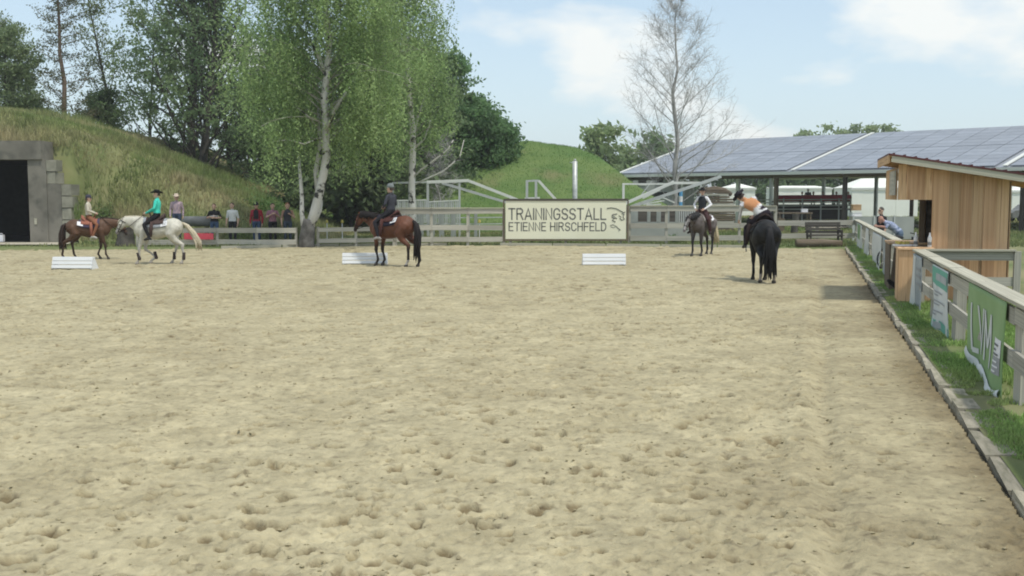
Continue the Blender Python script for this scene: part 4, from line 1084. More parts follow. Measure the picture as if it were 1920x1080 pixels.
for i, (a_, b_) in enumerate((((1238, 356), (1205, 372)), ((1238, 368), (1265, 380)), ((1206, 383), (1246, 376)), ((1222, 375), (1238, 373)), ((1212, 384), (1240, 383)))): wbar('brace', a_, b_, .07, 'white_steel', Yw + 3)
# grey boarded stalls of the walker with window openings
st_ = thing('horse_stalls', 'low grey boarded stalls with open windows right of the sign', 'stable', (D(1235, 420, 50).x, 50, 0))
Yq = 50.0
def qx(px): return D(px, 400, Yq).x
zt_, zb_, zw0, zw1 = D(0, 388, Yq).z, 0.0, D(0, 416, Yq).z, D(0, 394, Yq).z
board('wall_board', (qx(1178), Yq, (zb_ + zw0) / 2), (qx(1318), Yq, (zb_ + zw0) / 2), zw0 - zb_, .08, M['panel_grey'], st_)
board('wall_board', (qx(1178), Yq, (zw1 + zt_) / 2), (qx(1318), Yq, (zw1 + zt_) / 2), zt_ - zw1, .08, M['panel_grey'], st_)
for a_, b_ in ((1178, 1196), (1213.5, 1219.5), (1231, 1239), (1250, 1255), (1266, 1272)): board('wall_post', (qx((a_ + b_) / 2), Yq - .005, zw0 + .001), (qx((a_ + b_) / 2), Yq - .005, zw1 - .001), qx(b_) - qx(a_), .09, M['panel_grey'], st_, up=(1, 0, 0))
for i in range(12): px = 1274 + i * 4; board('slat', (qx(px), Yq, zw0 + .001), (qx(px), Yq, zw1 - .001), .055, .05, M['galv'], st_, up=(1, 0, 0))
board('wall_board', (qx(1178), Yq + 2.2, 1.0), (qx(1318), Yq + 2.2, 1.0), 1.3, .06, M['dark_wood'], st_)

# electric fence posts with yellow insulators
for px, lab in ((613.5, 'thin white electric fence post with yellow cap, left of the pair'), (642, 'thin white electric fence post with yellow cap, right of the pair'), (899, 'white electric fence post with yellow cap behind the tall fence')):
    p = Yat(px, 47.5); t_ = thing('electric_fence_post', lab, 'fence post', p)
    m = MB(); m.tube([(0, 0, 0), (0, 0, 1.02)], .018, 6); m.build('post', M['paper'], t_)
    m = MB(); m.lathe([(.05, 0), (.06, .05), (.04, .14)], (0, 0, .92), 8); m.build('cap', M['yellow'], t_)

# ------------------------------------------------------------------ solar hall
HD = V((.681, -.732, 0)).normalized(); HB = V((.732, .681, 0)).normalized()
E0 = V((8.3, 85, 3.8)); LEN = 43.0; RUN = 10.9; RISE = 2.97
hall = thing('solar_hall', 'long open sided riding hall roofed with rows of solar panels', 'hall', (E0.x, E0.y, 0))
def RP(t_, s_, lift=0.0): return E0 + HD * t_ + HB * (RUN * s_) + V((0, 0, RISE * s_ + lift))
sl_up = (RP(0, 1) - RP(0, 0)).normalized()
rs = MB()
for sgn in (0, 1):
    q = [RP(0, 0), RP(LEN, 0), RP(LEN, 1), RP(0, 1)] if sgn == 0 else [RP(0, 1), RP(LEN, 1), E0 + HD * LEN + HB * RUN * 2, E0 + HB * RUN * 2]
    lo_ = [p - V((0, 0, .16)) for p in q]; rs.quad(*q); rs.quad(*lo_[::-1])
    for i in range(4): rs.quad(lo_[i], lo_[(i + 1) % 4], q[(i + 1) % 4], q[i])
rf_ = rs.build('roof', M['pv_frame'], hall, world=True)
pvm = unit(M['pv']); seams = (15.9, 30.2)
Rm = frame_of(RP(0, 0), RP(1, 0), sl_up); Rm = Matrix((HD, sl_up, HD.cross(sl_up))).transposed()
rows = 12; ph = (RUN ** 2 + RISE ** 2) ** .5 / rows
t_ = .35; ncount = 0; extra = MB()
slopeL = (RUN ** 2 + RISE ** 2) ** .5
while t_ < LEN - .2:
    if any(abs(t_ + .8 - s) < .95 for s in seams): t_ = [s for s in seams if abs(t_ + .8 - s) < .95][0] + .28; 
    for rr in range(rows):
        s_ = (rr + .5) / rows * .985 + .006 + (.006 if rr >= rows // 2 else 0)
        c = RP(t_ + .82, s_, .07)
        if ncount < 300:
            o = link('solar_panel', pvm, hall)
            M4 = Matrix.Translation(c) @ Rm.to_4x4() @ Matrix.Diagonal((1.63, ph - .045, .05, 1))
            o.matrix_local = wmat(hall).inverted() @ M4; ncount += 1
    t_ += 1.68
for t0 in (0.05,) + seams:
    board('seam_strip', RP(t0, .002, .09), RP(t0, .998, .09), .06, .26, M['white_steel'], hall, up=HD.cross(sl_up))
board('gutter', RP(-.1, 0, -.12) - HB * .08, RP(LEN, 0, -.12) - HB * .08, .20, .14, M['white_steel'], hall)
board('eave_beam', RP(.2, .06, -.42), RP(LEN, .06, -.42), .40, .2, M['brown_wood'], hall)
for t0, mm in ((.6, 'galv'), (6, 'galv'), (11.0, 'galv'), (14.2, 'brown_wood'), (19.5, 'dark_wood'), (31, 'dark_wood'), (37, 'dark_wood')):
    for s_ in (.07, 1.9):
        p = E0 + HD * t0 + HB * RUN * s_; zt_ = RP(0, min(s_, 2 - s_)).z - .2
        board('column', V((p.x, p.y, 0)), V((p.x, p.y, zt_)), .24, .24, M[mm], hall, up=HD)
    a_ = E0 + HD * t0 + HB * RUN * .07
    board('rafter_beam', RP(t0, .03, -.25), RP(t0, .99, -.25), .26, .14, M['brown_wood'], hall)
# things under and before the roof
def px_box(name, label, cat, x0, x1, y0, y1, Y, depth, m, parts=None):
    """a free standing block whose face covers these pixels at depth Y"""
    a_ = D(x0, y1, Y); b_ = D(x1, y0, Y)
    t_ = thing(name, label, cat, ((a_.x + b_.x) / 2, Y, max(0, a_.z)))
    return t_, a_, b_
# stable block at the left end of the hall
t_, a_, b_ = px_box('stable_block', 'pale grey stable block with small dark windows under the hall end', 'stable', 1186, 1302, 330, 410, 82, 4, 'block')
sw = MB(); sw.box(((a_.x + b_.x) / 2, 84, 1.65), (b_.x - a_.x, 4, 3.3)); sw.build('wall', M['panel_grey'], t_, world=True)
for i, (x0, x1, y0, y1) in enumerate(((1197, 1212, 337, 346), (1232, 1243, 335, 344), (1197, 1212, 356, 370), (1220, 1250, 360, 372), (1262, 1285, 352, 368))):
    p, q = D(x0, y1, 81.97), D(x1, y0, 81.97)
    w_ = MB(); w_.box(((p.x + q.x) / 2, 81.97, (p.z + q.z) / 2), (q.x - p.x, .05, q.z - p.z)); wn_ = w_.build('window', M['dark'], t_, world=True)
    board('frame', (p.x, 81.93, p.z), (q.x, 81.93, p.z), .12, .05, M['white_steel'], wn_)
# timber stack
ts = thing('timber_stack', 'tall stack of weathered boards with a rounded cover behind the grey horse', 'timber stack', (D(1335, 400, 66).x, 66, 0))
tr_ = random.Random(6); z = .1
while z < 2.45:
    L = 2.2 if z < 1.5 else 2.2 - (z - 1.5) * .9
    c = D(1333, 400, 66).x
    board('board', (c - L / 2 + tr_.uniform(-.12, .12), 65 + tr_.uniform(-.05, .05), z), (c + L / 2 + tr_.uniform(-.12, .12), 65, z), .11, 1.3, M['brown_wood' if tr_.random() < .6 else 'grey_wood'], ts); z += .15
cv = MB(); cc_ = D(1333, 400, 66).x
cv.tube([(cc_ - 1.05, 65.0, 2.2), (cc_ - .6, 65, 2.42), (cc_, 65, 2.5), (cc_ + .6, 65, 2.42), (cc_ + 1.05, 65, 2.2)], [.12, .2, .22, .2, .12], 10); cv.build('cover', M['brown_wood'], ts, True, True)
# flag post of blue and white rings
fp = thing('marker_post', 'short post painted in blue and white rings beside the bare tree', 'post', (D(1276, 400, 57).x, 57, 0))
zz_ = 0
for i in range(8):
    m = MB(); m.tube([(0, 0, .3 * i), (0, 0, .3 * i + .297)], .10, 8); m.build('ring', M['blue' if i in (5, 7) else 'paper'], fp)
# tents
def tent(label, x0, x1, yr, ye, yb, Y, depth):
    a_ = D(x0, yb, Y); b_ = D(x1, ye, Y); zr = D(x0, yr, Y).z; ze = b_.z
    t_ = thing('marquee_tent', label, 'tent', ((a_.x + b_.x) / 2, Y, 0))
    n = 6; w = (b_.x - a_.x) / n
    for i in range(n): 
        m = MB(); m.box((a_.x + w * (i + .5), Y + (.015 if i % 2 else 0), ze / 2), (w - .01, .03, ze)); m.build('wall_panel', M['tent'], t_, world=True)
    m = MB(); m.box((a_.x, Y + depth / 2, ze / 2), (.03, depth - .1, ze)); m.box((b_.x, Y + depth / 2, ze / 2), (.03, depth - .1, ze)); m.box(((a_.x + b_.x) / 2, Y + depth, ze / 2), (b_.x - a_.x - .1, .03, ze)); m.build('side_wall', M['tent'], t_, world=True)
    in_ = min(depth / 2, (b_.x - a_.x) / 2) * .8
    r = MB(); q = [V((a_.x - .1, Y - .1, ze)), V((b_.x + .1, Y - .1, ze)), V((b_.x + .1, Y + depth + .1, ze)), V((a_.x - .1, Y + depth + .1, ze))]
    p0 = V((a_.x + in_, Y + depth / 2, zr)); p1 = V((b_.x - in_, Y + depth / 2, zr))
    r.quad(q[0], q[1], p1, p0); r.quad(q[1], q[2], p1); r.quad(q[2], q[3], p0, p1); r.quad(q[3], q[0], p0); r.build('tent_roof', M['tent'], t_, world=True)
    board('valance', (a_.x - .12, Y - .13, ze - .1), (b_.x + .12, Y - .13, ze - .1), .22, .02, M['white_steel'], t_)
tent('big white marquee tent with hipped roof left of the timber hut', 1596, 1722, 330, 352, 409, 108, 6)
tent('small white tent seen between the two riders', 1363, 1416, 344, 352, 402, 112, 4)
tent('white tent at the right edge beyond the hut', 1896, 1990, 336, 357, 405, 110, 5)
tent('long low white tent at the back of the red stand', 1450, 1560, 348, 352, 398, 135, 4)
# red bench stand with its steel rails
bs = thing('bench_stand', 'long spectator stand draped in red behind steel rails under the hall', 'stand', (D(1525, 400, 92).x, 92, 0))
Yb_ = 92.0
def bxx(px): return D(px, 400, Yb_).x
board('drape', (bxx(1451), Yb_, D(0, 371.5, Yb_).z), (bxx(1595), Yb_, D(0, 370.5, Yb_).z), .50, .08, M['red'], bs)
for i, y in enumerate((378, 386, 394)): board('step', (bxx(1451), Yb_ + .6 - i * .2, D(0, y, Yb_).z), (bxx(1595), Yb_ + .6 - i * .2, D(0, y - 1, Yb_).z), .09, .4, M['dark_wood'], bs)
board('back_wall', (bxx(1451), Yb_ + .9, .75), (bxx(1595), Yb_ + .9, .75), 1.3, .08, M['dark_wood'], bs)
gr_ = thing('steel_rail_fence', 'galvanised tube rail fence in front of the red stand', 'fence', (D(1525, 400, 84).x, 84, 0))
for y0 in (374.5, 380, 386, 392.5): board('rail', D(1330, y0 + .8, 84), D(1597, y0 - .8, 80), .075, .075, M['white_steel'], gr_)
for px in (1338, 1377, 1415, 1452, 1470, 1505, 1540, 1574, 1596): p = D(px, 372, 83.9 - (px - 1330) * .015); board('post', V((p.x, p.y + .08, 0)), p + V((0, .08, 0)), .09, .09, M['galv'], gr_, up=(1, 0, 0))
# table, bins and boxes on the field
tb_ = thing('wooden_table', 'dark wooden table with a white box on it behind the black horse', 'table', (D(1490, 420, 62).x, 62, 0))
xa_, xb_ = D(1456, 400, 62).x, D(1520, 400, 62).x; zt_ = D(0, 399.5, 62).z
board('table_top', (xa_, 62, zt_), (xb_, 62, zt_), .08, .9, M['brown_wood'], tb_)
for x_ in (xa_ + .1, xb_ - .1):
    for y_ in (61.65, 62.35): board('leg', (x_, y_, 0), (x_, y_, zt_ - .045), .09, .09, M['brown_wood'], tb_, up=(1, 0, 0))
def crate(name, label, px, y0, y1, Y, w, m_, z=None):
    a_, b_ = D(px, y1, Y), D(px, y0, Y); h = b_.z - a_.z; zb = max(a_.z, 0) if z is None else z
    t_ = thing(name, label, name.split('_')[-1], (a_.x, Y, zb))
    m = MB(); m.box((0, 0, h / 2), (w, w * .8, h - .02)); m.build('body', m_, t_); m = MB(); m.box((0, 0, h - .0), (w * 1.06, w * .86, .035)); m.build('lid', m_, t_)
crate('plastic_box', 'white box standing on the dark table', 1508, 393, 399, 62, .34, M['paper'], zt_ + .042)
crate('wooden_crate', 'brown wooden bin under the left end of the table', 1463, 399, 424, 63.5, .42, M['brown_wood'], 0)
crate('wooden_crate', 'small tan crate stacked on a white box by the marquee', 1605, 385, 396, 66, .52, M['larch'], .80 + .42)
crate('plastic_box', 'white box beneath the tan crate by the marquee', 1605, 396, 405, 66, .56, M['paper'], .80)
crate('wooden_table', 'small grey table carrying the tan crate and white box', 1605, 405, 431, 66, .7, M['grey_wood'], 0)
sp_ = thing('tree_stump', 'dark leaning stump post in the field behind the dark bench', 'stump', (D(1489, 425, 60).x, 60, 0))
m = MB(); m.tube([(0, 0, -.1), (.03, 0, .5), (.1, 0, 1.12)], [.22, .18, .2], 9); m.build('trunk', M['bark'], sp_)
# grey windscreen panels behind the leaning man
wp_ = thing('screen_fence', 'grey green screen panels on posts behind the leaning man', 'fence', (D(1650, 430, 50).x, 50, 0))
for a_, b_ in ((1600, 1638), (1638.6, 1676), (1676.6, 1714)):
    p = D(a_, 406, 50); q = D(b_, 407, 50); board('screen_panel', (p.x, 50, (p.z) / 2 + .05), (q.x, 50, p.z / 2 + .05), p.z - .1, .03, M['panel_grey'], wp_)
    board('post', (p.x, 49.96, 0), (p.x, 49.96, p.z + .05), .06, .06, M['galv'], wp_, up=(1, 0, 0))
# bench and log
bn = thing('park_bench', 'dark weathered slatted bench standing before the far fence', 'bench', (D(1543, 450, 46.3).x, 46.3, 0), math.radians(3))
for z, y in ((.42, -.42), (.43, -.30), (.44, -.18), (.44, -.06)): board('seat_slat', (-.78, y, z), (.78, y, z), .035, .10, M['dark_wood'], None).parent = bn
for z, y in ((.56, .02), (.69, .045), (.82, .07), (.93, .09)): board('back_slat', (-.78, y, z), (.78, y, z), .105, .03, M['dark_wood'], None).parent = bn
for x in (-.68, .68):
    m = MB(); m.bar((x, .0, .0), (x, .11, .98), .07, .07); m.bar((x, -.42, 0), (x, -.40, .62), .07, .07); m.bar((x, -.46, .62), (x, .08, .64), .07, .05); m.bar((x, -.42, .38), (x, .05, .40), .06, .06); m.build('side_frame', M['dark_wood'], bn)
lg = thing('fallen_log', 'thick grey log lying on the grass edge in front of the bench', 'log', (G(1492, 464).x, 43.9, .17))
Llog = D(1578, 460, 43.9).x - D(1492, 460, 43.9).x
m = MB(); m.tube([(0, 0, 0), (.02, 0, .0), (Llog * .6, .03, .01), (Llog, 0, -.03)], [.15, .175, .165, .15], 12); m.build('log', M['brown_wood'], lg, True)
# stump, tank and red banner on the left
su = thing('tree_stump', 'broad brown tree stump beside the white horse\'s head', 'stump', (Yat(235, 44.6).x, 44.6, 0))
m = MB(); m.tube([(0, 0, -.2), (0, 0, .05), (.02, 0, .4), (0, 0, .78), (0, 0, .80)], [.46, .42, .34, .33, .28], 14); m.build('trunk', M['bark'], su)
tk = thing('water_tank', 'long grey cylindrical tank lying behind the left fence', 'tank', (D(370, 420, 46.2).x, 46.2, .72))
m = MB(); m.tube([(-.62, 0, .3), (-.58, 0, .3), (.58, 0, .3), (.62, 0, .3)], [.14, .22, .22, .14], 16); m.build('tank', M['tank'], tk, True)
for x in (-.4, .4): m = MB(); m.box((x, 0, -.33), (.09, .42, .78)); m.build('leg', M['dark_wood'], tk)
rb_ = thing('red_banner', 'red cloth banner hung on the left fence behind the white horse\'s tail', 'banner', (D(372, 442, 43.75).x, 43.7, .4))
a_, b_ = D(345, 447, 43.72), D(400, 438, 43.72)
m = MB()
for i in range(8):
    x0 = a_.x + (b_.x - a_.x) * i / 8; x1 = a_.x + (b_.x - a_.x) * (i + 1) / 8; m.quad((x0, 43.72 + .02 * (i % 2), .34 - .01 * i * .0), (x1, 43.72 + .02 * ((i + 1) % 2), .34), (x1, 43.72 + .02 * ((i + 1) % 2), .60 - .004 * i), (x0, 43.72 + .02 * (i % 2), .60))
o = m.build('cloth', M['red'], rb_, world=True); o.modifiers.new('thick', 'SOLIDIFY').thickness = .01
# white cavaletti blocks
def cavaletti(label, px, py, wpx, rz):
    p = G(px, py); s = FPX / p.y; w = wpx / s; t_ = thing('jump_block', label, 'jump block', (p.x, p.y, .0), rz, 'white plastic jump blocks on the sand')
    for i, (y, z) in enumerate(((0, .075), (.035, .185), (.07, .29))):
        board('slat', (-w / 2, y, z), (w / 2, y, z), .092, .05, M['white'], None, up=(0, .25, 1)).parent = t_
    for x in (-w / 2 + .03, w / 2 - .03):
        m = MB(); m.v = [(x - .03, .02, 0), (x + .03, .02, 0), (x + .03, .42, 0), (x - .03, .42, 0), (x - .03, .09, .32), (x + .03, .09, .32), (x + .03, .19, .32), (x - .03, .19, .32)]
        m.f = [[0, 3, 2, 1], [4, 5, 6, 7], [0, 1, 5, 4], [2, 3, 7, 6], [1, 2, 6, 5], [3, 0, 4, 7]]; m.build('end_panel', M['white'], t_)
    board('top_board', (-w / 2, .14, .335), (w / 2, .14, .335), .03, .14, M['white'], None).parent = t_
cavaletti('white jump block at the far left of the sand by the brown horse', 135, 505, 78, math.radians(-4))
cavaletti('white jump block behind the legs of the bay horse', 684, 496, 84, math.radians(3))
cavaletti('white jump block alone in front of the stable sign', 1133, 498, 81, 0)
# bicycle-like dark scooter behind the counters: a bicycle leaning at the fence
bc = thing('bicycle', 'dark bicycle with a black saddle bag standing beyond the far counter', 'bicycle', (D(1697, 450, 30).x, 30, 0), math.radians(10))
for x in (-.5, .5):
    m = MB(); m.tube([(x + .33 * math.cos(a), 0, .34 + .33 * math.sin(a)) for a in np.linspace(0, 6.283, 25)], .022, 6, False); w_ = m.build('wheel', M['black'], bc)
    m = MB()
    for a in np.linspace(0, 5.76, 12): m.tube([(x, 0, .34), (x + .32 * math.cos(a), 0, .34 + .32 * math.sin(a))], .004, 3)
    m.build('spokes', M['galv'], w_)
m = MB()
for a_, b_ in (((-.5, 0, .34), (-.12, 0, .32)), ((-.12, 0, .32), (-.22, 0, .9)), ((-.22, 0, .84), (.36, 0, .88)), ((-.12, 0, .32), (.38, 0, .80)), ((.34, 0, .98), (.5, 0, .34)), ((-.5, 0, .34), (-.2, 0, .8))): m.tube([a_, b_], .018, 6)
m.build('bike_frame', M['black'], bc)
m = MB(); m.tube([(.32, -.28, 1.06), (.36, -.1, 1.04), (.34, 0, 1.0), (.36, .1, 1.04), (.32, .28, 1.06)], .014, 6); m.build('handlebar', M['black'], bc)
m = MB(); m.tube([(-.36, 0, .93), (-.22, 0, .95), (-.06, 0, .94)], [.075, .07, .03], 8); m.build('saddle', M['black'], bc)
m = MB(); m.box((.46, 0, .86), (.36, .3, .2)); m.build('basket_bag', M['black'], bc)
# car beyond the hut on the right
car = thing('parked_car', 'dark grey car parked far off beyond the right side of the hut', 'car', (D(1935, 400, 88).x, 88, 0), math.radians(4))
prof = [(-2.1, .35), (-2.15, .75), (-1.9, .95), (-1.25, 1.0), (-.75, 1.42), (.7, 1.45), (1.35, 1.02), (2.05, .88), (2.15, .45), (2.1, .32)]
m = MB(); m.rings([[V((x, y, z)) for x, z in prof] for y in (-.85, .85)]); m.build('body', M['tank'], car)
m = MB(); m.rings([[V((x, y, z)) for x, z in ((-1.1, 1.02), (-.7, 1.37), (.62, 1.39), (1.15, 1.02))] for y in (-.86, .86)]); m.build('side_window', M['black'], car)
for x in (-1.35, 1.35):
    for y in (-.8, .8):
        m = MB(); m.tube([(x, y - .1, .33), (x, y + .1, .33)], .33, 14); w_ = m.build('wheel', M['black'], car)
        m = MB(); m.tube([(x, y - .11, .33), (x, y + .11, .33)], .18, 10); m.build('rim', M['galv'], w_)
# ------------------------------------------------------------------ figures: closed pieces fused into one skin
class Fig:
    def __init__(s): s.mb = MB(); s.prims = []          # prims: (points, radii, colour)
    def chain(s, pts, rad, c, n=10, flat=None):
        """tapering tube with rounded ends; flat=(axis, factor) squashes its section"""
        pts = [V(p) for p in pts]
        a = (pts[0] - pts[1]).normalized(); b = (pts[-1] - pts[-2]).normalized()
        P = [pts[0] + a * rad[0] * .92, pts[0] + a * rad[0] * .6] + pts + [pts[-1] + b * rad[-1] * .6, pts[-1] + b * rad[-1] * .92]
        R = [rad[0] * .38, rad[0] * .8] + list(rad) + [rad[-1] * .8, rad[-1] * .38]
        k = len(s.mb.v); s.mb.tube(P, R, n)
        if flat:
            ax, f = V(flat[0]).normalized(), flat[1]
            # squash about the chain's own centre line
            ring = 0
            for i in range(len(P)):
                for j in range(n):
                    q = V(s.mb.v[k + i * n + j]); d = q - P[i]; s.mb.v[k + i * n + j] = tuple(q - ax * d.dot(ax) * (1 - f))
        s.prims.append((np.array([tuple(p) for p in pts]), np.array(rad, float), np.array(c, float)))
    def loft(s, rs, c, n=16):
        """rs: (centre, side axis, other axis, a, b)"""
        rings_ = []
        for ce, u, w, a, b in rs:
            ce, u, w = V(ce), V(u).normalized(), V(w).normalized()
            rings_.append([ce + u * a * math.cos(t) + w * b * math.sin(t) for t in np.linspace(0, 2 * math.pi, n, endpoint=False)])
        s.mb.rings(rings_)
        s.prims.append((np.array([tuple(r[0]) for r in rs]), np.array([(r[3] + r[4]) / 2 for r in rs]), np.array(c, float)))
    def skin(s, name, m, parent, vox=.014, smooth=2, dec=None, paint=None):
        me = npmesh(name, s.mb.v, s.mb.f); o = link(name, me)
        md = o.modifiers.new('r', 'REMESH'); md.mode = 'VOXEL'; md.voxel_size = vox; md.use_smooth_shade = True
        sm = o.modifiers.new('s', 'SMOOTH'); sm.iterations = smooth; sm.factor = .5
        if dec: d = o.modifiers.new('d', 'DECIMATE'); d.ratio = dec
        dg = bpy.context.evaluated_depsgraph_get(); dg.update()
        out = bpy.data.meshes.new_from_object(o.evaluated_get(dg)); bpy.data.objects.remove(o); bpy.data.meshes.remove(me)
        n = len(out.vertices); co = np.zeros(n * 3, np.float32); out.vertices.foreach_get('co', co); co = co.reshape(-1, 3)
        best = np.full(n, 1e9); colr = np.zeros((n, 3))
        for P, R, c in s.prims:
            dm = np.full(n, 1e9)
            for i in range(len(P) - 1):
                ab = P[i + 1] - P[i]; L2 = max(1e-9, ab @ ab)
                t = np.clip(((co - P[i]) @ ab) / L2, 0, 1)
                dm = np.minimum(dm, np.linalg.norm(co - P[i] - t[:, None] * ab, axis=1) / (R[i] + (R[i + 1] - R[i]) * t))
            k = dm < best; best[k] = dm[k]; colr[k] = c
        if paint: colr = paint(co, colr)
        ca = np.ones((n, 4), np.float32); ca[:, :3] = colr
        at_ = out.color_attributes.new('Col', 'FLOAT_COLOR', 'POINT'); at_.data.foreach_set('color', ca.ravel())
        out.polygons.foreach_set('use_smooth', np.ones(len(out.polygons), bool))
        out.materials.clear(); out.materials.append(m); out.name = name
        return link(name, out, parent)
def colmesh(mb, name, c, m, parent, smooth=True):
    return link(name, npmesh(name, mb.v, mb.f, m, np.tile(np.array(c, float), (len(mb.v), 1)), smooth), parent)

SKIN = (.55, .36, .27)
def hand(F, wrist, d, palm_n, c, curl=.5, side=1):
    """palm, four unequal bent fingers and a thumb leaving the side of the palm"""
    w = V(wrist); d = V(d).normalized(); n = V(palm_n); n = (n - d * n.dot(d)).normalized(); s = d.cross(n) * side
    F.chain([w, w + d * .045, w + d * .085], [.026, .034, .033], c, 8, flat=(n, .62))
    for i, (off, L) in enumerate(((-.027, .070), (-.009, .082), (.009, .077), (.027, .060))):
        a = w + d * .082 + s * off; b = a + (d * (1 - curl * .4) + n * curl * .6).normalized() * L * .5
        e = b + (d * (1 - curl) + n * (curl * 1.2)).normalized() * L * .5
        F.chain([a - d * .02, a, b, e], [.0105, .0105, .010, .0085], c, 6)
    a = w + d * .03 - s * .03; b = a + (d * .6 - s * .7 + n * .3).normalized() * .035; e = b + (d * .9 - s * .2 + n * .4).normalized() * .03
    F.chain([a, b, e], [.013, .012, .010], c, 6)

def person(label, loc, rz, cfg, scale=1.0, group=None):
    """local frame: +X is forward, +Y left, +Z up"""
    t = thing('person', label, 'person', loc, rz, group, scale)
    C = dict(skin=SKIN, shirt=(.5, .5, .5), trousers=(.03, .03, .04), shoes=(.03, .03, .03), sleeve='long', hair=(.06, .04, .03))
    C.update(cfg)
    P = V(C.get('pelvis', (0, 0, .93))); lean = V(C.get('lean', (.02, 0, 1))).normalized(); side = V(C.get('side', (0, 1, 0))); side = (side - lean * side.dot(lean)).normalized()
    fwd = side.cross(lean); bend = V(C.get('bend', (0, 0, 0)))     # extra displacement of the upper back
    w = C.get('width', 1.0)
    ch = P + lean * .30 + bend * .5; nk = P + lean * .50 + bend; up2 = (nk - ch).normalized()
    F = Fig(); sk, sh, tr, so_ = C['skin'], C['shirt'], C['trousers'], C['shoes']
    pts = [(P - lean * .06, .150, .105), (P + lean * .02, .172, .122)]
    F.loft([(p, side, fwd, a * w, b * w) for p, a, b in pts] + [(P + lean * .11, side, fwd, .158 * w, .112 * w)], tr)
    F.loft([(P + lean * .05, side, fwd, .168 * w, .122 * w), (P + lean * .16 + bend * .15, side, fwd, .150 * w, .112 * w), (ch, side, fwd, .172 * w, .128 * w), (ch.lerp(nk, .55), side, fwd, .185 * w, .118 * w), (ch.lerp(nk, .85), side, fwd, .135 * w, .085 * w), (nk + up2 * .01, side, fwd, .065, .062)], C.get('vest', sh))
    hd = V(C.get('head', nk + up2 * .17 + fwd * .03)); look = V(C.get('look', fwd)); hu = V(C.get('headup', up2)); look = (look - hu * look.dot(hu)).normalized(); hs = hu.cross(look)
    F.chain([nk - up2 * .02, nk.lerp(hd, .55)], [.062, .056], sk)
    F.chain([hd - hu * .045 + look * .018, hd, hd + hu * .045 - look * .008], [.070, .088, .083], sk, 14)
    F.chain([hd - hu * .075 + look * .05, hd - hu * .095 + look * .062], [.045, .030], sk)            # jaw and chin
    F.chain([hd + hu * .005 + look * .088, hd - hu * .035 + look * .108], [.010, .015], sk, 6)         # nose
    for q in (-1, 1): F.chain([hd + hs * q * .086 - look * .01 + hu * .015, hd + hs * q * .088 - look * .008 - hu * .025], [.016, .012], sk, 6)
    for q, nm in ((1, 'L'), (-1, 'R')):
        S = ch.lerp(nk, .72) + side * q * .175 * w
        E = V(C.get('elbow' + nm, S + side * q * .07 - V((0, 0, 1)) * .28 - fwd * .03)); Wr = V(C.get('wrist' + nm, E + fwd * .09 - V((0, 0, 1)) * .235))
        sl = C.get('sleevec', sh)
        F.chain([S - side * q * .05 + up2 * .005, S, S.lerp(E, .5), E], [.062, .064 * w, .052, .044], sl)
        F.chain([E, E.lerp(Wr, .35), Wr], [.042, .043, .029], sl if C['sleeve'] == 'long' else sk)
        hdir = (Wr - E).normalized(); hand(F, Wr, hdir, C.get('palm', -side * q), sk, C.get('curl', .55), q)
        H = P - lean * .03 + side * q * .092 * w
        K = V(C.get('knee' + nm, H + V((.015, q * .01, -.43)))); A = V(C.get('ankle' + nm, V((-.02, K.y, .085)))); T = V(C.get('toe' + nm, A + V((.15, q * .03, -.045))))
        F.chain([H, H.lerp(K, .35), K], [.098 * w, .085 * w, .060], C.get('chaps', tr) if C.get('chaps') else tr)
        F.chain([K, K.lerp(A, .35), A], [.058, .061, .042], C.get('chaps', tr) if C.get('chaps') else (tr if C.get('legs', 'long') == 'long' else sk))
        F.chain([A, A.lerp(T, .5) + V((0, 0, .01)), T], [.047, .045, .038], so_, 8)
        F.chain([A - (T - A).normalized() * .045 - V((0, 0, .035)), A], [.034, .04], so_, 8)
    def paint(co, c):
        for q in (-1, 1):
            e = np.array(hd + look * .083 + hs * q * .033 + hu * .012); k = np.linalg.norm(co - e, axis=1) < .014; c[k] = (.03, .025, .02)
        mth = np.array(hd + look * .092 - hu * .062); rel = co - mth
        k = (np.abs(rel @ np.array(hs)) < .024) & (np.abs(rel @ np.array(hu)) < .008) & (np.linalg.norm(rel, axis=1) < .04); c[k] = (.30, .11, .10)
        if C.get('glasses'):
            rel = co - np.array(hd + look * .085 + hu * .014); k = (np.abs(rel @ np.array(hu)) < .018) & (np.abs(rel @ np.array(hs)) < .075) & (rel @ np.array(look) > -.05); c[k] = (.01, .01, .01)
        if C.get('stripe'):
            z0, z1, cc = C['stripe']; rel = (co - np.array(P)) @ np.array(lean); k = (rel > z0) & (rel < z1) & (np.abs((co - np.array(P)) @ np.array(side)) < .2); c[k] = cc
        if C.get('check'):
            a, b = C['check']; k = np.linalg.norm(c - np.array(sh), axis=1) < 1e-6
            f = ((np.floor(co[:, 2] / .045) + np.floor((co @ np.array(side)) / .045)) % 2)[:, None]; c[k] = (np.array(a) * f + np.array(b) * (1 - f))[k]
        if C.get('front'):
            k = (np.linalg.norm(c - np.array(C.get('vest', sh)), axis=1) < 1e-6) & ((co - np.array(P)) @ np.array(fwd) > .06) & (np.abs((co - np.array(P)) @ np.array(side)) < C['front'][1]) & ((co - np.array(P)) @ np.array(lean) > .08); c[k] = C['front'][0]
        if C.get('band'):       # a second colour on the lower back of the shirt
            rel = (co - np.array(P)) @ np.array((nk - P).normalized()); k = (rel < C['band'][0]) & (np.linalg.norm(c - np.array(C.get('vest', sh)), axis=1) < 1e-6); c[k] = C['band'][1]
        return c
    F.skin('body', M['cloth'], t, .0115, 2, .24, paint)
    HM = Matrix((look, hs, hu)).transposed()
    def hp(x, y, z): return hd + HM @ V((x, y, z))
    kind = C.get('hat')
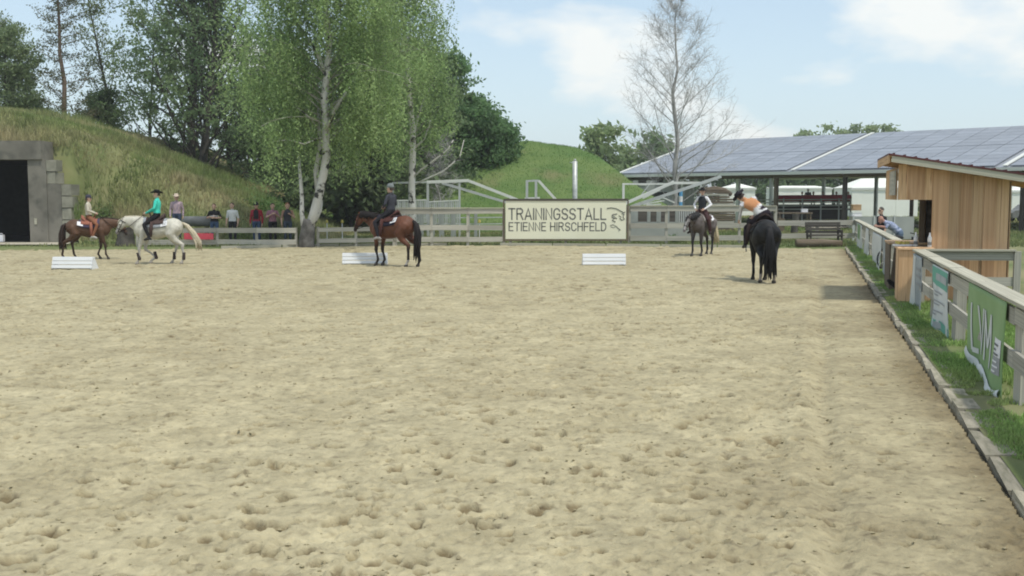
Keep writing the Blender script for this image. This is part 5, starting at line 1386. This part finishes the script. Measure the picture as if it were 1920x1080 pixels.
    if kind in (None, 'cap', 'helmet', 'cowboy') and C.get('hair') is not None:
        hb = MB(); n = 14
        rr = []
        low = C.get('hairlow', -.05)
        for i, z in enumerate(np.linspace(low, .143, 8)):
            r0 = .103 * math.sqrt(max(.02, 1 - (max(z, 0) / .147) ** 2))
            rr.append([hp(-.018 - .02 * (z < 0) + r0 * .98 * math.cos(a) * (1.0 if math.cos(a) < 0 else (.30 if z < .045 else .92)), r0 * .95 * math.sin(a), z) for a in np.linspace(0, 2 * math.pi, n, endpoint=False)])
        hb.rings(rr)
        if C.get('long_hair'): hb.tube([hp(-.085, 0, .0), hp(-.11, 0, -.10), hp(-.10, 0, -.22), hp(-.10, 0, -.30)], [.05, .055, .04, .012], 8)
        colmesh(hb, 'hair', C['hair'], M['hair'], t)
    hc = C.get('hatc', (.012, .012, .013))
    if kind == 'cowboy':
        hb = MB(); n = 20; ang = np.linspace(0, 2 * math.pi, n, endpoint=False)
        def ring(rx, ry, z, curl): return [hp(-.01 + rx * math.cos(a), ry * math.sin(a), z + curl * abs(math.sin(a)) ** 2 - curl * .35 * abs(math.cos(a)) ** 4) for a in ang]
        hb.rings([ring(.095, .085, .035, 0), ring(.21, .165, .045, .055), ring(.215, .17, .052, .062), ring(.10, .088, .052, .01), ring(.096, .082, .11, 0), ring(.082, .066, .155, 0), ring(.05, .02, .148, 0)])
        colmesh(hb, 'cowboy_hat', hc, M['cloth'], t)
    elif kind in ('cap', 'helmet'):
        hb = MB(); n = 16; g_ = .012 if kind == 'helmet' else .006; ang = np.linspace(0, 2 * math.pi, n, endpoint=False)
        hb.rings([[hp(-.005 + r * math.cos(a), r * .93 * math.sin(a), z) for a in ang] for r, z in ((.103 + g_, .025), (.104 + g_, .06), (.094 + g_, .105), (.06 + g_, .137 + g_), (.015, .148 + g_ * 1.2))])
        vz = [[hp(.07 + (L if abs(q) < 1 else L * .75) * 1.0, q * .075, .030 - dz) for q in (-1, -.5, 0, .5, 1)] for L, dz in ((.0, 0), (.06 if kind == 'helmet' else .085, .012))]
        k = len(hb.v)
        for dz in (0, -.008):
            for r in vz: hb.v += [tuple(p + hu * dz) for p in r]
        for i in range(4):
            a = k + i; hb.f += [[a, a + 1, a + 6, a + 5], [a + 10, a + 15, a + 16, a + 11], [a + 5, a + 6, a + 16, a + 15]]
        colmesh(hb, 'riding_helmet' if kind == 'helmet' else 'peaked_cap', hc, M['cloth'], t)
    if C.get('collar'):
        cb_ = MB(); cb_.tube([nk + side * .06 * math.cos(a) * 1.1 + fwd * .06 * math.sin(a) + up2 * .015 for a in np.linspace(0, 2 * math.pi, 13)], .018, 6, False); colmesh(cb_, 'collar', C['collar'], M['cloth'], t)
    return t

# ------------------------------------------------------------------ horses
def horse(label, loc, rz, scale, cfg):
    """local frame: +X is the way the horse faces; withers 1.55 high"""
    t = thing('horse', label, 'horse', loc, rz, None, scale)
    C = dict(coat=(.1, .05, .03), leg=(.02, .018, .016), mane=(.015, .012, .010), tail=None, muzzle=(.03, .025, .022), poll=(1.12, 0, 1.50), nose=(1.42, 0, 1.06), legs=None)
    C.update(cfg); c = C['coat']; F = Fig(); Y_, Z_ = (0, 1, 0), (0, 0, 1)
    F.loft([((x, 0, z), Y_, Z_, a, b) for x, z, a, b in ((-.83, 1.24, .05, .07), (-.79, 1.23, .16, .17), (-.68, 1.22, .25, .27), (-.52, 1.235, .285, .305), (-.34, 1.22, .285, .29), (-.12, 1.165, .285, .305),
            (.10, 1.145, .29, .325), (.28, 1.155, .275, .345), (.42, 1.19, .235, .355), (.54, 1.18, .215, .315), (.66, 1.15, .185, .24), (.75, 1.14, .12, .15), (.79, 1.14, .04, .06))], c, 20)
    # neck
    p0 = V((.48, 0, 1.24)); p3 = V(C['poll']); p1 = p0 + V((.28, 0, .16)); p2 = p3 + V((-.24, (p0.y - p3.y) * .3, -.03))
    rs = []; crest = []
    for i in range(8):
        f = i / 7; q = p0 * (1 - f) ** 3 + p1 * 3 * f * (1 - f) ** 2 + p2 * 3 * f * f * (1 - f) + p3 * f ** 3
        tn = ((p1 - p0) * 3 * (1 - f) ** 2 + (p2 - p1) * 6 * f * (1 - f) + (p3 - p2) * 3 * f * f).normalized()
        s_ = V((0, 1, 0)); s_ = (s_ - tn * s_.dot(tn)).normalized(); u = tn.cross(s_) * -1
        if u.z < 0: u = -u
        hd_ = np.interp(f, [0, .3, .6, 1], [.33, .24, .175, .125]); wd_ = np.interp(f, [0, .3, .6, 1], [.16, .11, .088, .075])
        rs.append((q, s_, u, wd_, hd_)); crest.append((q + u * hd_, u, s_, tn))
    F.loft(rs, c, 16)
    # head
    n_ = V(C['nose']); hd = n_ - p3; L = hd.length; ax = hd.normalized(); s_ = V((0, 1, 0)); s_ = (s_ - ax * s_.dot(ax)).normalized(); u = s_.cross(ax)     # u: towards the forehead side
    if u.x < 0 and abs(ax.x) < .99 and not C.get('keep_u'): u = -u
    F.loft([(p3 + ax * (L * f) + u * o, s_, u, a, b) for f, o, a, b in ((-.10, .0, .03, .04), (-.05, .0, .07, .085), (.06, .0, .088, .118), (.22, -.008, .092, .132), (.36, -.003, .082, .118), (.52, .008, .062, .085), (.72, .012, .052, .066), (.86, .008, .058, .066), (.96, .0, .050, .056), (1.02, -.004, .025, .03))], C.get('face', c), 14)
    for q in (-1, 1):
        eb = p3 + s_ * q * .055 - ax * .02 + u * .05
        F.chain([eb, eb - ax * .06 + u * .035 + s_ * q * .015, eb - ax * .125 + u * .03 + s_ * q * .02], [.030, .030, .010], C.get('ear', c), 8, flat=(u, .55))
        F.chain([p3 + ax * L * .30 + s_ * q * .082 + u * .05, p3 + ax * L * .34 + s_ * q * .08 + u * .045], [.026, .022], C.get('face', c), 8)
    # legs: hoof offsets (x forward, lift) for front left, front right, hind left, hind right
    LG = C['legs'] or ((0, 0), (0, 0), (0, 0), (0, 0))
    hoof = C.get('hoof', (.05, .045, .04)); joints = []
    for i, (dx_, lift) in enumerate(LG):
        q = 1 if i % 2 == 0 else -1
        if i < 2:
            y = .135 * q; hoof_p = V((.47 + dx_, y, .045 + lift)); fet = hoof_p + V((-.075 - .10 * (lift > 0), 0, .145))
            el = V((.44 + .10 * dx_, .15 * q, .93)); kn = V((.47 + .62 * dx_ + .10 * (lift > 0), y, .50 + lift * .75))
            F.chain([V((.46, .14 * q, 1.12)), el, el.lerp(kn, .55), kn + V((0, 0, .05))], [.14, .112, .072, .056], c)
            F.chain([kn + V((.006, 0, .05)), kn, kn - V((0, 0, .06))], [.054, .058, .047], c)
            F.chain([kn - V((0, 0, .04)), kn.lerp(fet, .5), fet], [.046, .036, .044], c)
        else:
            y = .145 * q; hoof_p = V((-.66 + dx_, y, .045 + lift)); fet = hoof_p + V((-.075 - .09 * (lift > 0), 0, .15))
            st_ = V((-.36 + .12 * dx_, .19 * q, .98)); hk = V((-.74 + .68 * dx_, y, .60 + lift * .6))
            F.chain([V((-.58, .15 * q, 1.20)), st_.lerp(V((-.55, .17 * q, 1.0)), .45), st_.lerp(hk, .50), hk + V((.015, 0, .06))], [.20, .175, .098, .064], c)
            F.chain([st_ + V((0, -.03 * q, .05)), st_.lerp(hk, .4)], [.13, .10], c)
            F.chain([hk + V((-.025, 0, .06)), hk, hk - V((-.01, 0, .08))], [.042, .062, .050], c)
            F.chain([hk - V((-.01, 0, .06)), hk.lerp(fet, .5), fet], [.050, .040, .046], c)
        F.chain([fet, hoof_p + V((-.02, 0, .06))], [.042, .038], c, 8)
        b0_ = MB()
        F.loft([(hoof_p + V((dxh, 0, dz)), (0, 1, 0), (1, 0, 0), a, a * 1.1) for dxh, dz, a in ((-.012, .045, .042), (0, .03, .050), (.008, -.01, .060), (.014, -.044, .066))], hoof, 12)
        joints.append((fet, hoof_p, q))
    legc = np.array(C['leg']); base = np.array(c); muz = np.array(C['muzzle']); n_np = np.array(n_); socks = C.get('socks', {})
    def paint(co, colr):
        is_c = np.linalg.norm(colr - base, axis=1) < 1e-6
        f = sstep(.78, .50, co[:, 2])[:, None]; f = f * is_c[:, None]
        colr = colr * (1 - f) + legc * f
        bel = (sstep(1.05, .85, co[:, 2]) * (np.abs(co[:, 1]) < .3) * is_c)[:, None] * C.get('belly', 0)
        colr = colr * (1 - bel) + legc * bel
        if C.get('dapple') is not None:
            k = (.5 + 1.4 * vnoise(co[:, 0] + co[:, 1], co[:, 2], .09, 5) + .7 * vnoise(co[:, 0], co[:, 2], .3, 6)) * sstep(1.0, 1.45, co[:, 2]) * is_c
            colr = colr * (1 - np.clip(k, 0, 1)[:, None]) + np.array(C['dapple']) * np.clip(k, 0, 1)[:, None]
        d = np.linalg.norm(co - n_np, axis=1); m_ = sstep(.22, .08, d)[:, None]; colr = colr * (1 - m_) + muz * m_
        for i, (fet, hp_, q) in enumerate(joints):
            fp_ = np.array(fet); near = (np.linalg.norm((co - fp_)[:, :2], axis=1) < .16) & (co[:, 2] < fet.z + (socks.get(i, (0, 0))[1] if i in socks else 0)) & (co[:, 2] > hp_.z + .03)
            if i in socks: colr[near] = socks[i][0]
        for q in (-1, 1):
            e = np.array(p3 + ax * L * .32 + s_ * q * .104 + u * .048); k = np.linalg.norm(co - e, axis=1) < .024; colr[k] = (.006, .005, .005)
            e = np.array(n_ - ax * .035 + s_ * q * .04 + u * .04); k = np.linalg.norm(co - e, axis=1) < .018; colr[k] = (.008, .007, .007)
        if C.get('blaze') is not None:
            rel = co - np.array(p3); a_ = rel @ np.array(ax); k = (a_ > .12 * L) & (a_ < .85 * L) & (np.abs(rel @ np.array(s_)) < .035) & (rel @ np.array(u) > .05); colr[k] = C['blaze']
        return colr
    F.skin('body', M['coat'], t, .021, 3, .6, paint)
    # mane: many short locks falling to one side of the crest
    R = random.Random(C.get('seed', 1)); hm = MB(); ms = C.get('mane_side', 1)
    for i in range(46):
        f = (i + R.random()) / 46 * (len(crest) - 1); a = int(min(f, len(crest) - 2)); k = f - a
        q = crest[a][0].lerp(crest[a + 1][0], k); uu = crest[a][1]; ss = crest[a][2] * ms; ln = R.uniform(.12, .24) * C.get('mane_len', 1)
        hm.tube([q - uu * .03, q + uu * .02 + ss * .035, q - uu * ln * .5 + ss * .10, q - uu * ln + ss * (.115 + R.uniform(-.01, .02)) - V((R.uniform(0, .04), 0, 0))], [.022, .026, .022, .006], 5)
    for i in range(5): hm.tube([p3 - ax * .05 + s_ * R.uniform(-.03, .03) + u * .07, p3 + ax * .05 + u * .14 + s_ * R.uniform(-.04, .04), p3 + ax * .18 + u * .135 + s_ * R.uniform(-.05, .05)], [.02, .02, .006], 5)
    colmesh(hm, 'mane', C['mane'], M['hair'], t)
    tm = MB(); tc_ = C['tail'] or C['mane']; sw = V(C.get('tail_swing', (0, 0, 0)))
    for i in range(26):
        o = V((R.gauss(0, .035), R.gauss(0, .045), 0)); e = V((R.gauss(0, .05), R.gauss(0, .07), R.uniform(-.05, .22)))
        tm.tube([V((-.80, 0, 1.37)) + o * .2, V((-.90, 0, 1.28)) + o * .6 + sw * .1, V((-.95, 0, .98)) + o * 1.1 + sw * .5, V((-.95, 0, .62)) + o * 1.3 + e * .4 + sw * .9, V((-.93, 0, C.get('tail_low', .34))) + o * 1.2 + e + sw], [.035, .042, .046, .036, .006], 6)
    colmesh(tm, 'tail', tc_, M['hair'], t)
    if C.get('wraps'):
        for fet, hp_, q in joints:
            m = MB(); b_ = fet + V((.005, 0, -.05)); tp = fet + V((.05 if hp_.x > 0 else -.01, 0, .20)); m.tube([b_, fet, fet.lerp(tp, .5), tp], [.050, .058, .052, .054], 10); colmesh(m, 'leg_wrap', C['wraps'], M['cloth'], t)
    # bridle top-level: head straps, bit ring and reins
    bl = thing('bridle', C['bridle_label'], 'bridle', loc, rz, None, scale)
    def hring(f, a, b, w_, name):
        m = MB(); ce = p3 + ax * L * f; m.tube([ce + s_ * a * math.cos(x_) + u * b * math.sin(x_) for x_ in np.linspace(0, 2 * math.pi, 17)], w_, 5, False); return colmesh(m, name, C.get('bridle', (.02, .012, .01)), M['cloth'], bl)
    hring(.03, .098, .128, .012, 'crown_strap'); hring(.60, .074, .092, .011, 'nose_band')
    m = MB()
    for q in (-1, 1): m.tube([p3 + ax * L * .04 + s_ * q * .095, p3 + ax * L * .4 + s_ * q * .092 + u * -.01, p3 + ax * L * .82 + s_ * q * .064 - u * .02], .011, 5)
    colmesh(m, 'cheek_strap', C.get('bridle', (.02, .012, .01)), M['cloth'], bl)
    m = MB(); rh = V(C.get('rein_hand', (.36, 0, 1.72)))
    for q in (-1, 1):
        a = p3 + ax * L * .84 + s_ * q * .066 - u * .02; m.tube([a, a.lerp(rh, .35) + V((0, .10 * q, -.10)), a.lerp(rh, .7) + V((0, .10 * q, -.05)), rh], .009, 5)
    colmesh(m, 'rein', C.get('bridle', (.02, .012, .01)), M['cloth'], bl)
    # saddle on its blanket
    sd_ = thing('western_saddle', C['saddle_label'], 'saddle', loc, rz, None, scale)
    def back(x):
        xs = [-.52, -.34, -.12, .10, .28, .42]; zc = np.interp(x, xs, [1.235, 1.22, 1.165, 1.145, 1.155, 1.19]); a = np.interp(x, xs, [.285, .285, .285, .29, .275, .235]); b = np.interp(x, xs, [.305, .29, .305, .325, .345, .355]); return zc, a, b
    def drape(x0, x1, a0, lift, thick, name, c_, m_):
        mb = MB(); rr = []
        for x in np.linspace(x0, x1, 7):
            zc, a, b = back(x); ang = np.linspace(-a0, a0, 15)
            up_ = [V((x, math.sin(g_) * (a + lift + thick), zc + math.cos(g_) * (b + lift + thick))) for g_ in ang]; dn = [V((x, math.sin(g_) * (a + lift), zc + math.cos(g_) * (b + lift))) for g_ in ang[::-1]]
            rr.append(up_ + dn)
        mb.rings(rr); return colmesh(mb, name, c_, m_, sd_)
    drape(-.32, .42, 1.42, .012, .018, 'saddle_blanket', C.get('blanket', (.05, .04, .07)), M['cloth'])
    drape(-.24, .34, 1.05, .032, .02, 'skirt', C.get('leather', (.10, .055, .035)), M['cloth'])
    mb = MB(); mb.rings([[V((x, y * w_, z + (abs(y) ** 2) * -.10 + dz)) for y, dz in ((-1, -.02), (-.5, .02), (0, .03), (.5, .02), (1, -.02), (.6, -.06), (0, -.05), (-.6, -.06))] for x, z, w_ in ((-.24, 1.67, .16), (-.20, 1.66, .20), (-.08, 1.55, .20), (.06, 1.53, .17), (.17, 1.57, .15), (.24, 1.61, .12))])
    colmesh(mb, 'seat', C.get('leather', (.10, .055, .035)), M['cloth'], sd_)
    mb = MB(); mb.tube([(.22, 0, 1.58), (.25, 0, 1.68), (.26, 0, 1.71)], [.03, .022, .04], 8); colmesh(mb, 'horn', C.get('leather', (.10, .055, .035)), M['cloth'], sd_)
    for q in (-1, 1):
        mb = MB(); mb.tube([(.12, q * .30, 1.42), (.14, q * .345, 1.20), (.15, q * .37, .92)], [.05, .06, .045], 8); fo = colmesh(mb, 'fender', C.get('leather', (.10, .055, .035)), M['cloth'], sd_)
        mb = MB(); mb.tube([(.10 + .06 * math.cos(a) + .06, q * .375, .80 + .075 * math.sin(a)) for a in np.linspace(0, 2 * math.pi, 13)], .012, 5, False); colmesh(mb, 'stirrup', (.35, .33, .3), M['cloth'], fo)
    for q in C.get('card_sides', (1, -1)):
        zc, a, b = back(-.25); g0 = C.get('card_ang', 1.02); lf = .040
        def cp(x, g_): zc, a, b = back(x); return V((x, q * math.sin(g_) * (a + lf), zc + math.cos(g_) * (b + lf)))
        pts_ = [cp(-.37, g0 - .26), cp(-.16, g0 - .26), cp(-.16, g0 + .26), cp(-.37, g0 + .26)]
        if q > 0: pts_ = [pts_[1], pts_[0], pts_[3], pts_[2]]
        nn = (pts_[1] - pts_[0]).cross(pts_[2] - pts_[1]).normalized()
        if nn.y * q < 0: nn = -nn
        mb = MB(); fr_ = [p + nn * .006 for p in pts_]; mb.quad(*fr_); mb.quad(*pts_[::-1])
        for i in range(4): mb.quad(pts_[i], pts_[(i + 1) % 4], fr_[(i + 1) % 4], fr_[i])
        cd = mb.build('number_card', M['paper'], sd_)
        cen = sum(fr_, V()) / 4; mb = MB(); e1 = (fr_[1] - fr_[0]); e2 = (fr_[3] - fr_[0])
        if C.get('number'):
            # digits from flat strokes, read from outside
            left = fr_[0] if (fr_[1] - fr_[0]).cross(fr_[3] - fr_[0]).dot(nn) < 0 else fr_[0]
            xd = (fr_[1] - fr_[0]); zd = -(fr_[3] - fr_[0]); o_ = fr_[3]
            if xd.cross(zd).dot(nn) < 0: xd = -xd; o_ = fr_[2]
            SEG = {'3': 'abcdg', '6': 'acdefg', '2': 'abdeg', '1': 'bc', '7': 'abc', '4': 'bcfg', '5': 'acdfg'}
            for k, chh in enumerate(C['number']):
                ox, oz, w_, h_ = .16 + k * .25, .24, .17, .52
                pos = dict(a=((0, 1), (1, 1)), b=((1, 1), (1, .5)), c=((1, .5), (1, 0)), d=((0, 0), (1, 0)), e=((0, .5), (0, 0)), f=((0, 1), (0, .5)), g=((0, .5), (1, .5)))
                for sgm in SEG[chh]:
                    (xa, za), (xb, zb) = pos[sgm]; pa = o_ + xd * (ox + w_ * xa) + zd * (oz + h_ * za) + nn * .002; pb = o_ + xd * (ox + w_ * xb) + zd * (oz + h_ * zb) + nn * .002; mb.bar(pa, pb, .003, .016, nn)
            link('number', npmesh('number', mb.v, mb.f, M['sign_ink']), cd)
    return t

# rider seat: hips over the saddle, legs down both flanks, hands over the horn
def rider(cfg):
    d = dict(pelvis=(.02, 0, 1.66), lean=(-.02, 0, 1), width=.95, curl=.9)
    for nm, q in (('L', 1), ('R', -1)):
        d['knee' + nm] = (.36, q * .36, 1.32); d['ankle' + nm] = (.18, q * .395, .87); d['toe' + nm] = (.33, q * .42, .83)
        d['elbow' + nm] = (.04, q * .27, 1.86); d['wrist' + nm] = (.27, q * .07, 1.76)
    d.update(cfg); return d

W = (0.72, 0.72, 0.74)
# bay horse, facing left and slightly away
p = G(735, 499); hz = math.radians(180 - 31)
horse('bright bay horse with black legs and tail standing side on, facing left', p, hz, 1.0,
      dict(coat=(.125, .050, .027), leg=(.016, .012, .010), mane=(.012, .009, .008), muzzle=(.03, .02, .018), poll=(1.16, 0, 1.50), nose=(1.42, 0, 1.03), legs=((.03, 0), (-.02, 0), (.02, 0), (-.20, 0)),
           blanket=(.022, .02, .035), leather=(.075, .03, .025), bridle_label='dark bridle on the bay horse', saddle_label='dark saddle with a navy blanket and white card on the bay horse', socks={2: ((.4, .38, .36), .02)}, seed=2, number='362', tail_low=.16, card_ang=.95))
person('rider in dark jacket and grey riding helmet sitting on the bay horse', p, hz, rider(dict(shirt=(.045, .048, .06), trousers=(.018, .018, .022), shoes=(.32, .30, .28), hat='helmet', hatc=(.16, .18, .18), hair=(.05, .035, .025), collar=(.06, .06, .07), look=(1, .25, -.15))))
# white horse, walking left
p = G(298, 495); hz = math.radians(180 + 4)
horse('cream white horse with dark leg wraps and a blond tail walking left', p, hz, .93,
      dict(coat=(.53, .51, .435), leg=(.42, .40, .36), mane=(.50, .46, .36), tail=(.50, .44, .32), muzzle=(.22, .20, .19), ear=(.35, .32, .27), poll=(1.10, 0, 1.44), nose=(1.36, 0, 1.00), legs=((.20, 0), (-.18, .02), (-.12, .0), (.26, .0)),
           wraps=(.055, .042, .04), tail_swing=(-.38, 0, .12), blanket=(.30, .32, .34), leather=(.07, .045, .04), bridle_label='dark bridle on the white horse', saddle_label='dark saddle with a striped grey blanket on the white horse', mane_side=-1, seed=3, hoof=(.35, .32, .28), number='362', card_ang=1.08))
person('rider in bright turquoise shirt and black cowboy hat on the white horse', p, hz, rider(dict(shirt=(.06, .56, .44), trousers=(.012, .012, .014), shoes=(.02, .02, .02), hat='cowboy', hair=(.06, .045, .035), lean=(-.05, 0, 1), wristL=(.36, .08, 1.70), wristR=(.36, -.06, 1.70), look=(1, .5, -.1))), .93)
# brown horse, walking right
p = G(168, 486); hz = math.radians(14)
horse('liver brown horse with a dark tail walking right behind the white horse', p, hz, .87,
      dict(coat=(.098, .052, .030), leg=(.045, .028, .02), mane=(.028, .016, .011), muzzle=(.03, .022, .02), poll=(1.16, 0, 1.38), nose=(1.38, 0, .92), legs=((-.10, 0), (.22, 0), (.16, 0), (-.22, 0)),
           blanket=(.07, .055, .09), leather=(.30, .12, .08), bridle_label='thin bridle on the brown horse', saddle_label='reddish saddle with a purple edged blanket on the brown horse', seed=4, number='', tail_low=.30, belly=.4))
person('rider in cream shirt, rust brown chaps and dark cap on the brown horse', p, hz, rider(dict(shirt=(.50, .46, .37), trousers=(.06, .06, .055), chaps=(.22, .095, .05), shoes=(.42, .41, .37), hat='cap', hatc=(.05, .05, .075), hair=(.05, .035, .03), look=(1, -.1, -.3))), .87)
# grey roan horse, coming towards the camera
p = G(1316, 479); hz = math.radians(180 + 58)
horse('dark grey roan horse with lowered head and pale tail walking towards the camera', p, hz, .97,
      dict(coat=(.085, .072, .066), leg=(.022, .020, .02), mane=(.02, .019, .019), tail=(.50, .43, .28), muzzle=(.22, .20, .20), face=(.17, .16, .155), dapple=(.20, .175, .155), blaze=(.34, .33, .32), poll=(1.14, -.06, 1.38), nose=(1.38, -.14, .90), legs=((-.06, 0), (.16, 0), (.12, 0), (-.16, 0)), tail_swing=(-.22, .10, .06),
           blanket=(.30, .28, .26), leather=(.06, .03, .025), bridle_label='dark bridle on the grey roan horse', saddle_label='dark saddle with a pale card on the grey roan horse', seed=5, number='', belly=.3))
person('rider in white shirt, black vest and black cowboy hat on the grey horse', p, hz, rider(dict(shirt=W, vest=(.025, .028, .032), trousers=(.05, .022, .022), shoes=(.03, .02, .02), hat='cowboy', hair=(.07, .045, .03), collar=(.4, .4, .42), look=(.8, .5, -.1), elbowL=(.0, .33, 1.86), elbowR=(.0, -.33, 1.86), wristL=(.25, .17, 1.70), wristR=(.25, -.17, 1.70))), .97)
# black horse, seen from behind
p = G(1441, 531); p = p + V((-.02, .6, 0)); hz = math.radians(87)
horse('shiny black horse seen from behind with a long thick black tail', p, hz, 1.0,
      dict(coat=(.0115, .0120, .0125), leg=(.010, .010, .010), mane=(.008, .008, .009), muzzle=(.012, .012, .012), poll=(1.14, .10, 1.42), nose=(1.36, .12, .96), legs=((.05, 0), (-.10, 0), (.10, 0), (-.10, 0)),
           blanket=(.03, .03, .032), leather=(.03, .02, .018), bridle_label='black bridle on the black horse', saddle_label='black saddle and pale edged blanket on the black horse', socks={2: ((.33, .30, .28), .03), 3: ((.33, .30, .28), .02)}, seed=6, tail_low=.14, number='', card_sides=()))
person('rider in orange and white shirt bending left off the black horse', p, hz, rider(dict(shirt=(.60, .60, .62), vest=(.52, .25, .12), trousers=(.02, .014, .02), shoes=(.05, .045, .045), hat='cowboy', hatc=(.016, .014, .022), hair=(.05, .035, .03), lean=(.28, .46, .72), bend=(.05, .14, -.06), width=1.02,
       band=(.22, (.66, .66, .66)), headup=(.15, .75, .62), look=(.75, .25, -.45), elbowL=(.30, .50, 1.74), wristL=(.42, .52, 1.52), elbowR=(.42, .02, 1.78), wristR=(.45, .15, 1.62))))

# spectators behind the left fence
def stand(px, label, cfg, Y=45.5, facing=-90, h=1.0, z=0.05):
    h *= 1.045
    X = (px - 960) / FPX * Y
    return person(label, (X, Y, z), math.radians(facing), cfg, h, 'spectators standing behind the low fence')
crossed = dict(elbowL=(.05, .30, 1.13), elbowR=(.05, -.30, 1.13), wristL=(.24, .05, 1.13), wristR=(.22, -.04, 1.19))
phone = dict(elbowL=(.06, .27, 1.14), elbowR=(.08, -.27, 1.14), wristL=(.28, .08, 1.27), wristR=(.28, -.06, 1.27))
stand(333, 'spectator in pale cowboy hat and pink checked shirt behind the white horse', dict(shirt=(.45, .34, .36), check=((.48, .36, .38), (.30, .24, .30)), trousers=(.05, .07, .12), hat='cowboy', hatc=(.55, .46, .38), look=(1, .1, -.1)), 45.2, -80, 1.02, .35)
stand(403, 'spectator in black T-shirt with a white stripe, arms crossed', dict(shirt=(.02, .02, .022), stripe=(.27, .30, (.6, .6, .6)), trousers=(.06, .10, .18), sleeve='short', hair=(.08, .035, .025), shoes=(.04, .04, .04), **crossed), 45.6, -85, .96)
stand(437, 'spectator in white T-shirt and black shorts', dict(shirt=(.66, .67, .66), trousers=(.025, .025, .03), sleeve='short', shoes=(.5, .5, .5), hair=(.05, .035, .03)), 45.6, -95, .98)
stand(482, 'spectator in red jacket with dark front and blue jeans', dict(shirt=(.33, .03, .045), front=((.02, .02, .024), .11), trousers=(.05, .08, .15), hair=(.04, .03, .025), hat='cap', hatc=(.03, .03, .035), shoes=(.04, .05, .08)), 45.6, -90, .99)
stand(512, 'spectator in pink plaid shirt looking down at folded hands', dict(shirt=(.42, .20, .23), check=((.44, .20, .24), (.26, .15, .20)), trousers=(.022, .022, .026), sleeve='short', look=(1, 0, -.6), **phone), 45.7, -70, .97)
stand(540, 'spectator with red hair in a dark sleeveless top, hand raised', dict(shirt=(.045, .045, .055), trousers=(.05, .07, .10), sleeve='short', sleevec=(.36, .21, .16), hair=(.30, .09, .045), long_hair=True, shoes=(.2, .2, .2), elbowL=(.06, .27, 1.12), wristL=(.22, .12, 1.24)), 45.5, -75, .98)
# man leaning on the rail
lp = fence_pt(34.6) + NS * .62
person('bald man in a blue checked shirt leaning his forearms on the rail', lp, math.radians(180 - 14), dict(pelvis=(-.12, 0, .93), lean=(.62, 0, .70), bend=(.08, 0, -.04), shirt=(.30, .34, .46), check=((.36, .40, .52), (.20, .24, .36)), trousers=(.10, .14, .20), sleeve='short', hair=None, skin=(.40, .22, .17),
       headup=(.35, 0, .9), look=(.9, .35, -.35), elbowL=(.30, .24, 1.10), wristL=(.56, .10, 1.13), elbowR=(.30, -.24, 1.10), wristR=(.56, -.06, 1.14), kneeL=(-.10, .11, .50), kneeR=(-.16, -.11, .50), ankleL=(-.18, .12, .085), ankleR=(-.26, -.12, .085), width=1.08))
lp2 = Yat(1652, 36.5)
person('man in black T-shirt and sunglasses standing behind the bald man', (lp2.x, 36.5, 0), math.radians(195), dict(shirt=(.02, .021, .026), trousers=(.08, .08, .07), sleeve='short', glasses=True, hair=(.07, .06, .05), hairlow=.03, width=1.05), 1.0)
# helper on a stool inside the hut, boots stuck out between the counters
sp0 = HP(.95, 1.5, 0)
person('seated helper in the hut whose dark boots stick out between the counters', sp0, math.radians(180 - 15.5), dict(pelvis=(.1, 0, .50), lean=(-.12, 0, 1), shirt=(.05, .05, .055), trousers=(.05, .046, .04), shoes=(.022, .02, .02), hair=(.05, .04, .03),
       kneeL=(.55, .14, .52), kneeR=(.53, -.12, .50), ankleL=(1.12, .20, .22), ankleR=(1.06, -.10, .16), toeL=(1.27, .24, .34), toeR=(1.22, -.12, .27), wristL=(.4, .1, .62), wristR=(.4, -.1, .62), elbowL=(.12, .28, .72), elbowR=(.12, -.28, .72)))
stl = thing('stool', 'low wooden stool inside the hut under the seated helper', 'stool', HP(.86, 1.48, 0))
m = MB(); m.lathe([(.17, 0), (.17, .035)], (0, 0, .365), 14); m.build('seat', M['larch'], stl)
for a in range(3): m = MB(); m.tube([(.14 * math.cos(a * 2.1), .14 * math.sin(a * 2.1), 0), (.09 * math.cos(a * 2.1), .09 * math.sin(a * 2.1), .37)], .02, 6); m.build('leg', M['brown_wood'], stl)
# people on the red stand, far away
for i, (px, lab, sh_, ha) in enumerate(((1502, 'far visitor in pale blue on the red stand', (.30, .38, .55), None), (1513, 'far visitor in a white cap on the red stand', (.10, .10, .11), (.7, .7, .7)), (1523, 'far visitor in red on the stand right of the white cap', (.40, .12, .12), None),
                                   (1541, 'far visitor in dark grey in the middle of the red stand', (.09, .09, .10), None), (1566, 'far visitor in pink on the red stand', (.42, .25, .26), None), (1588, 'far visitor in dark green at the right end of the stand', (.06, .08, .06), None))):
    X = (px - 960) / FPX * 93.2
    person(lab, (X, 93.2, 1.25 + (.25 if i == 1 else 0)), math.radians(-110), dict(pelvis=(0, 0, .45), kneeL=(.42, .12, .46), kneeR=(.42, -.12, .46), ankleL=(.40, .12, .085), ankleR=(.40, -.12, .085), toeL=(.55, .13, .04), toeR=(.55, -.13, .04), wristL=(.34, .1, .58), wristR=(.34, -.1, .58), elbowL=(.08, .27, .72), elbowR=(.08, -.27, .72), shirt=sh_, hat='cap' if ha else None, hatc=ha or (0, 0, 0), width=1.15), 1.0, 'visitors on the red stand')
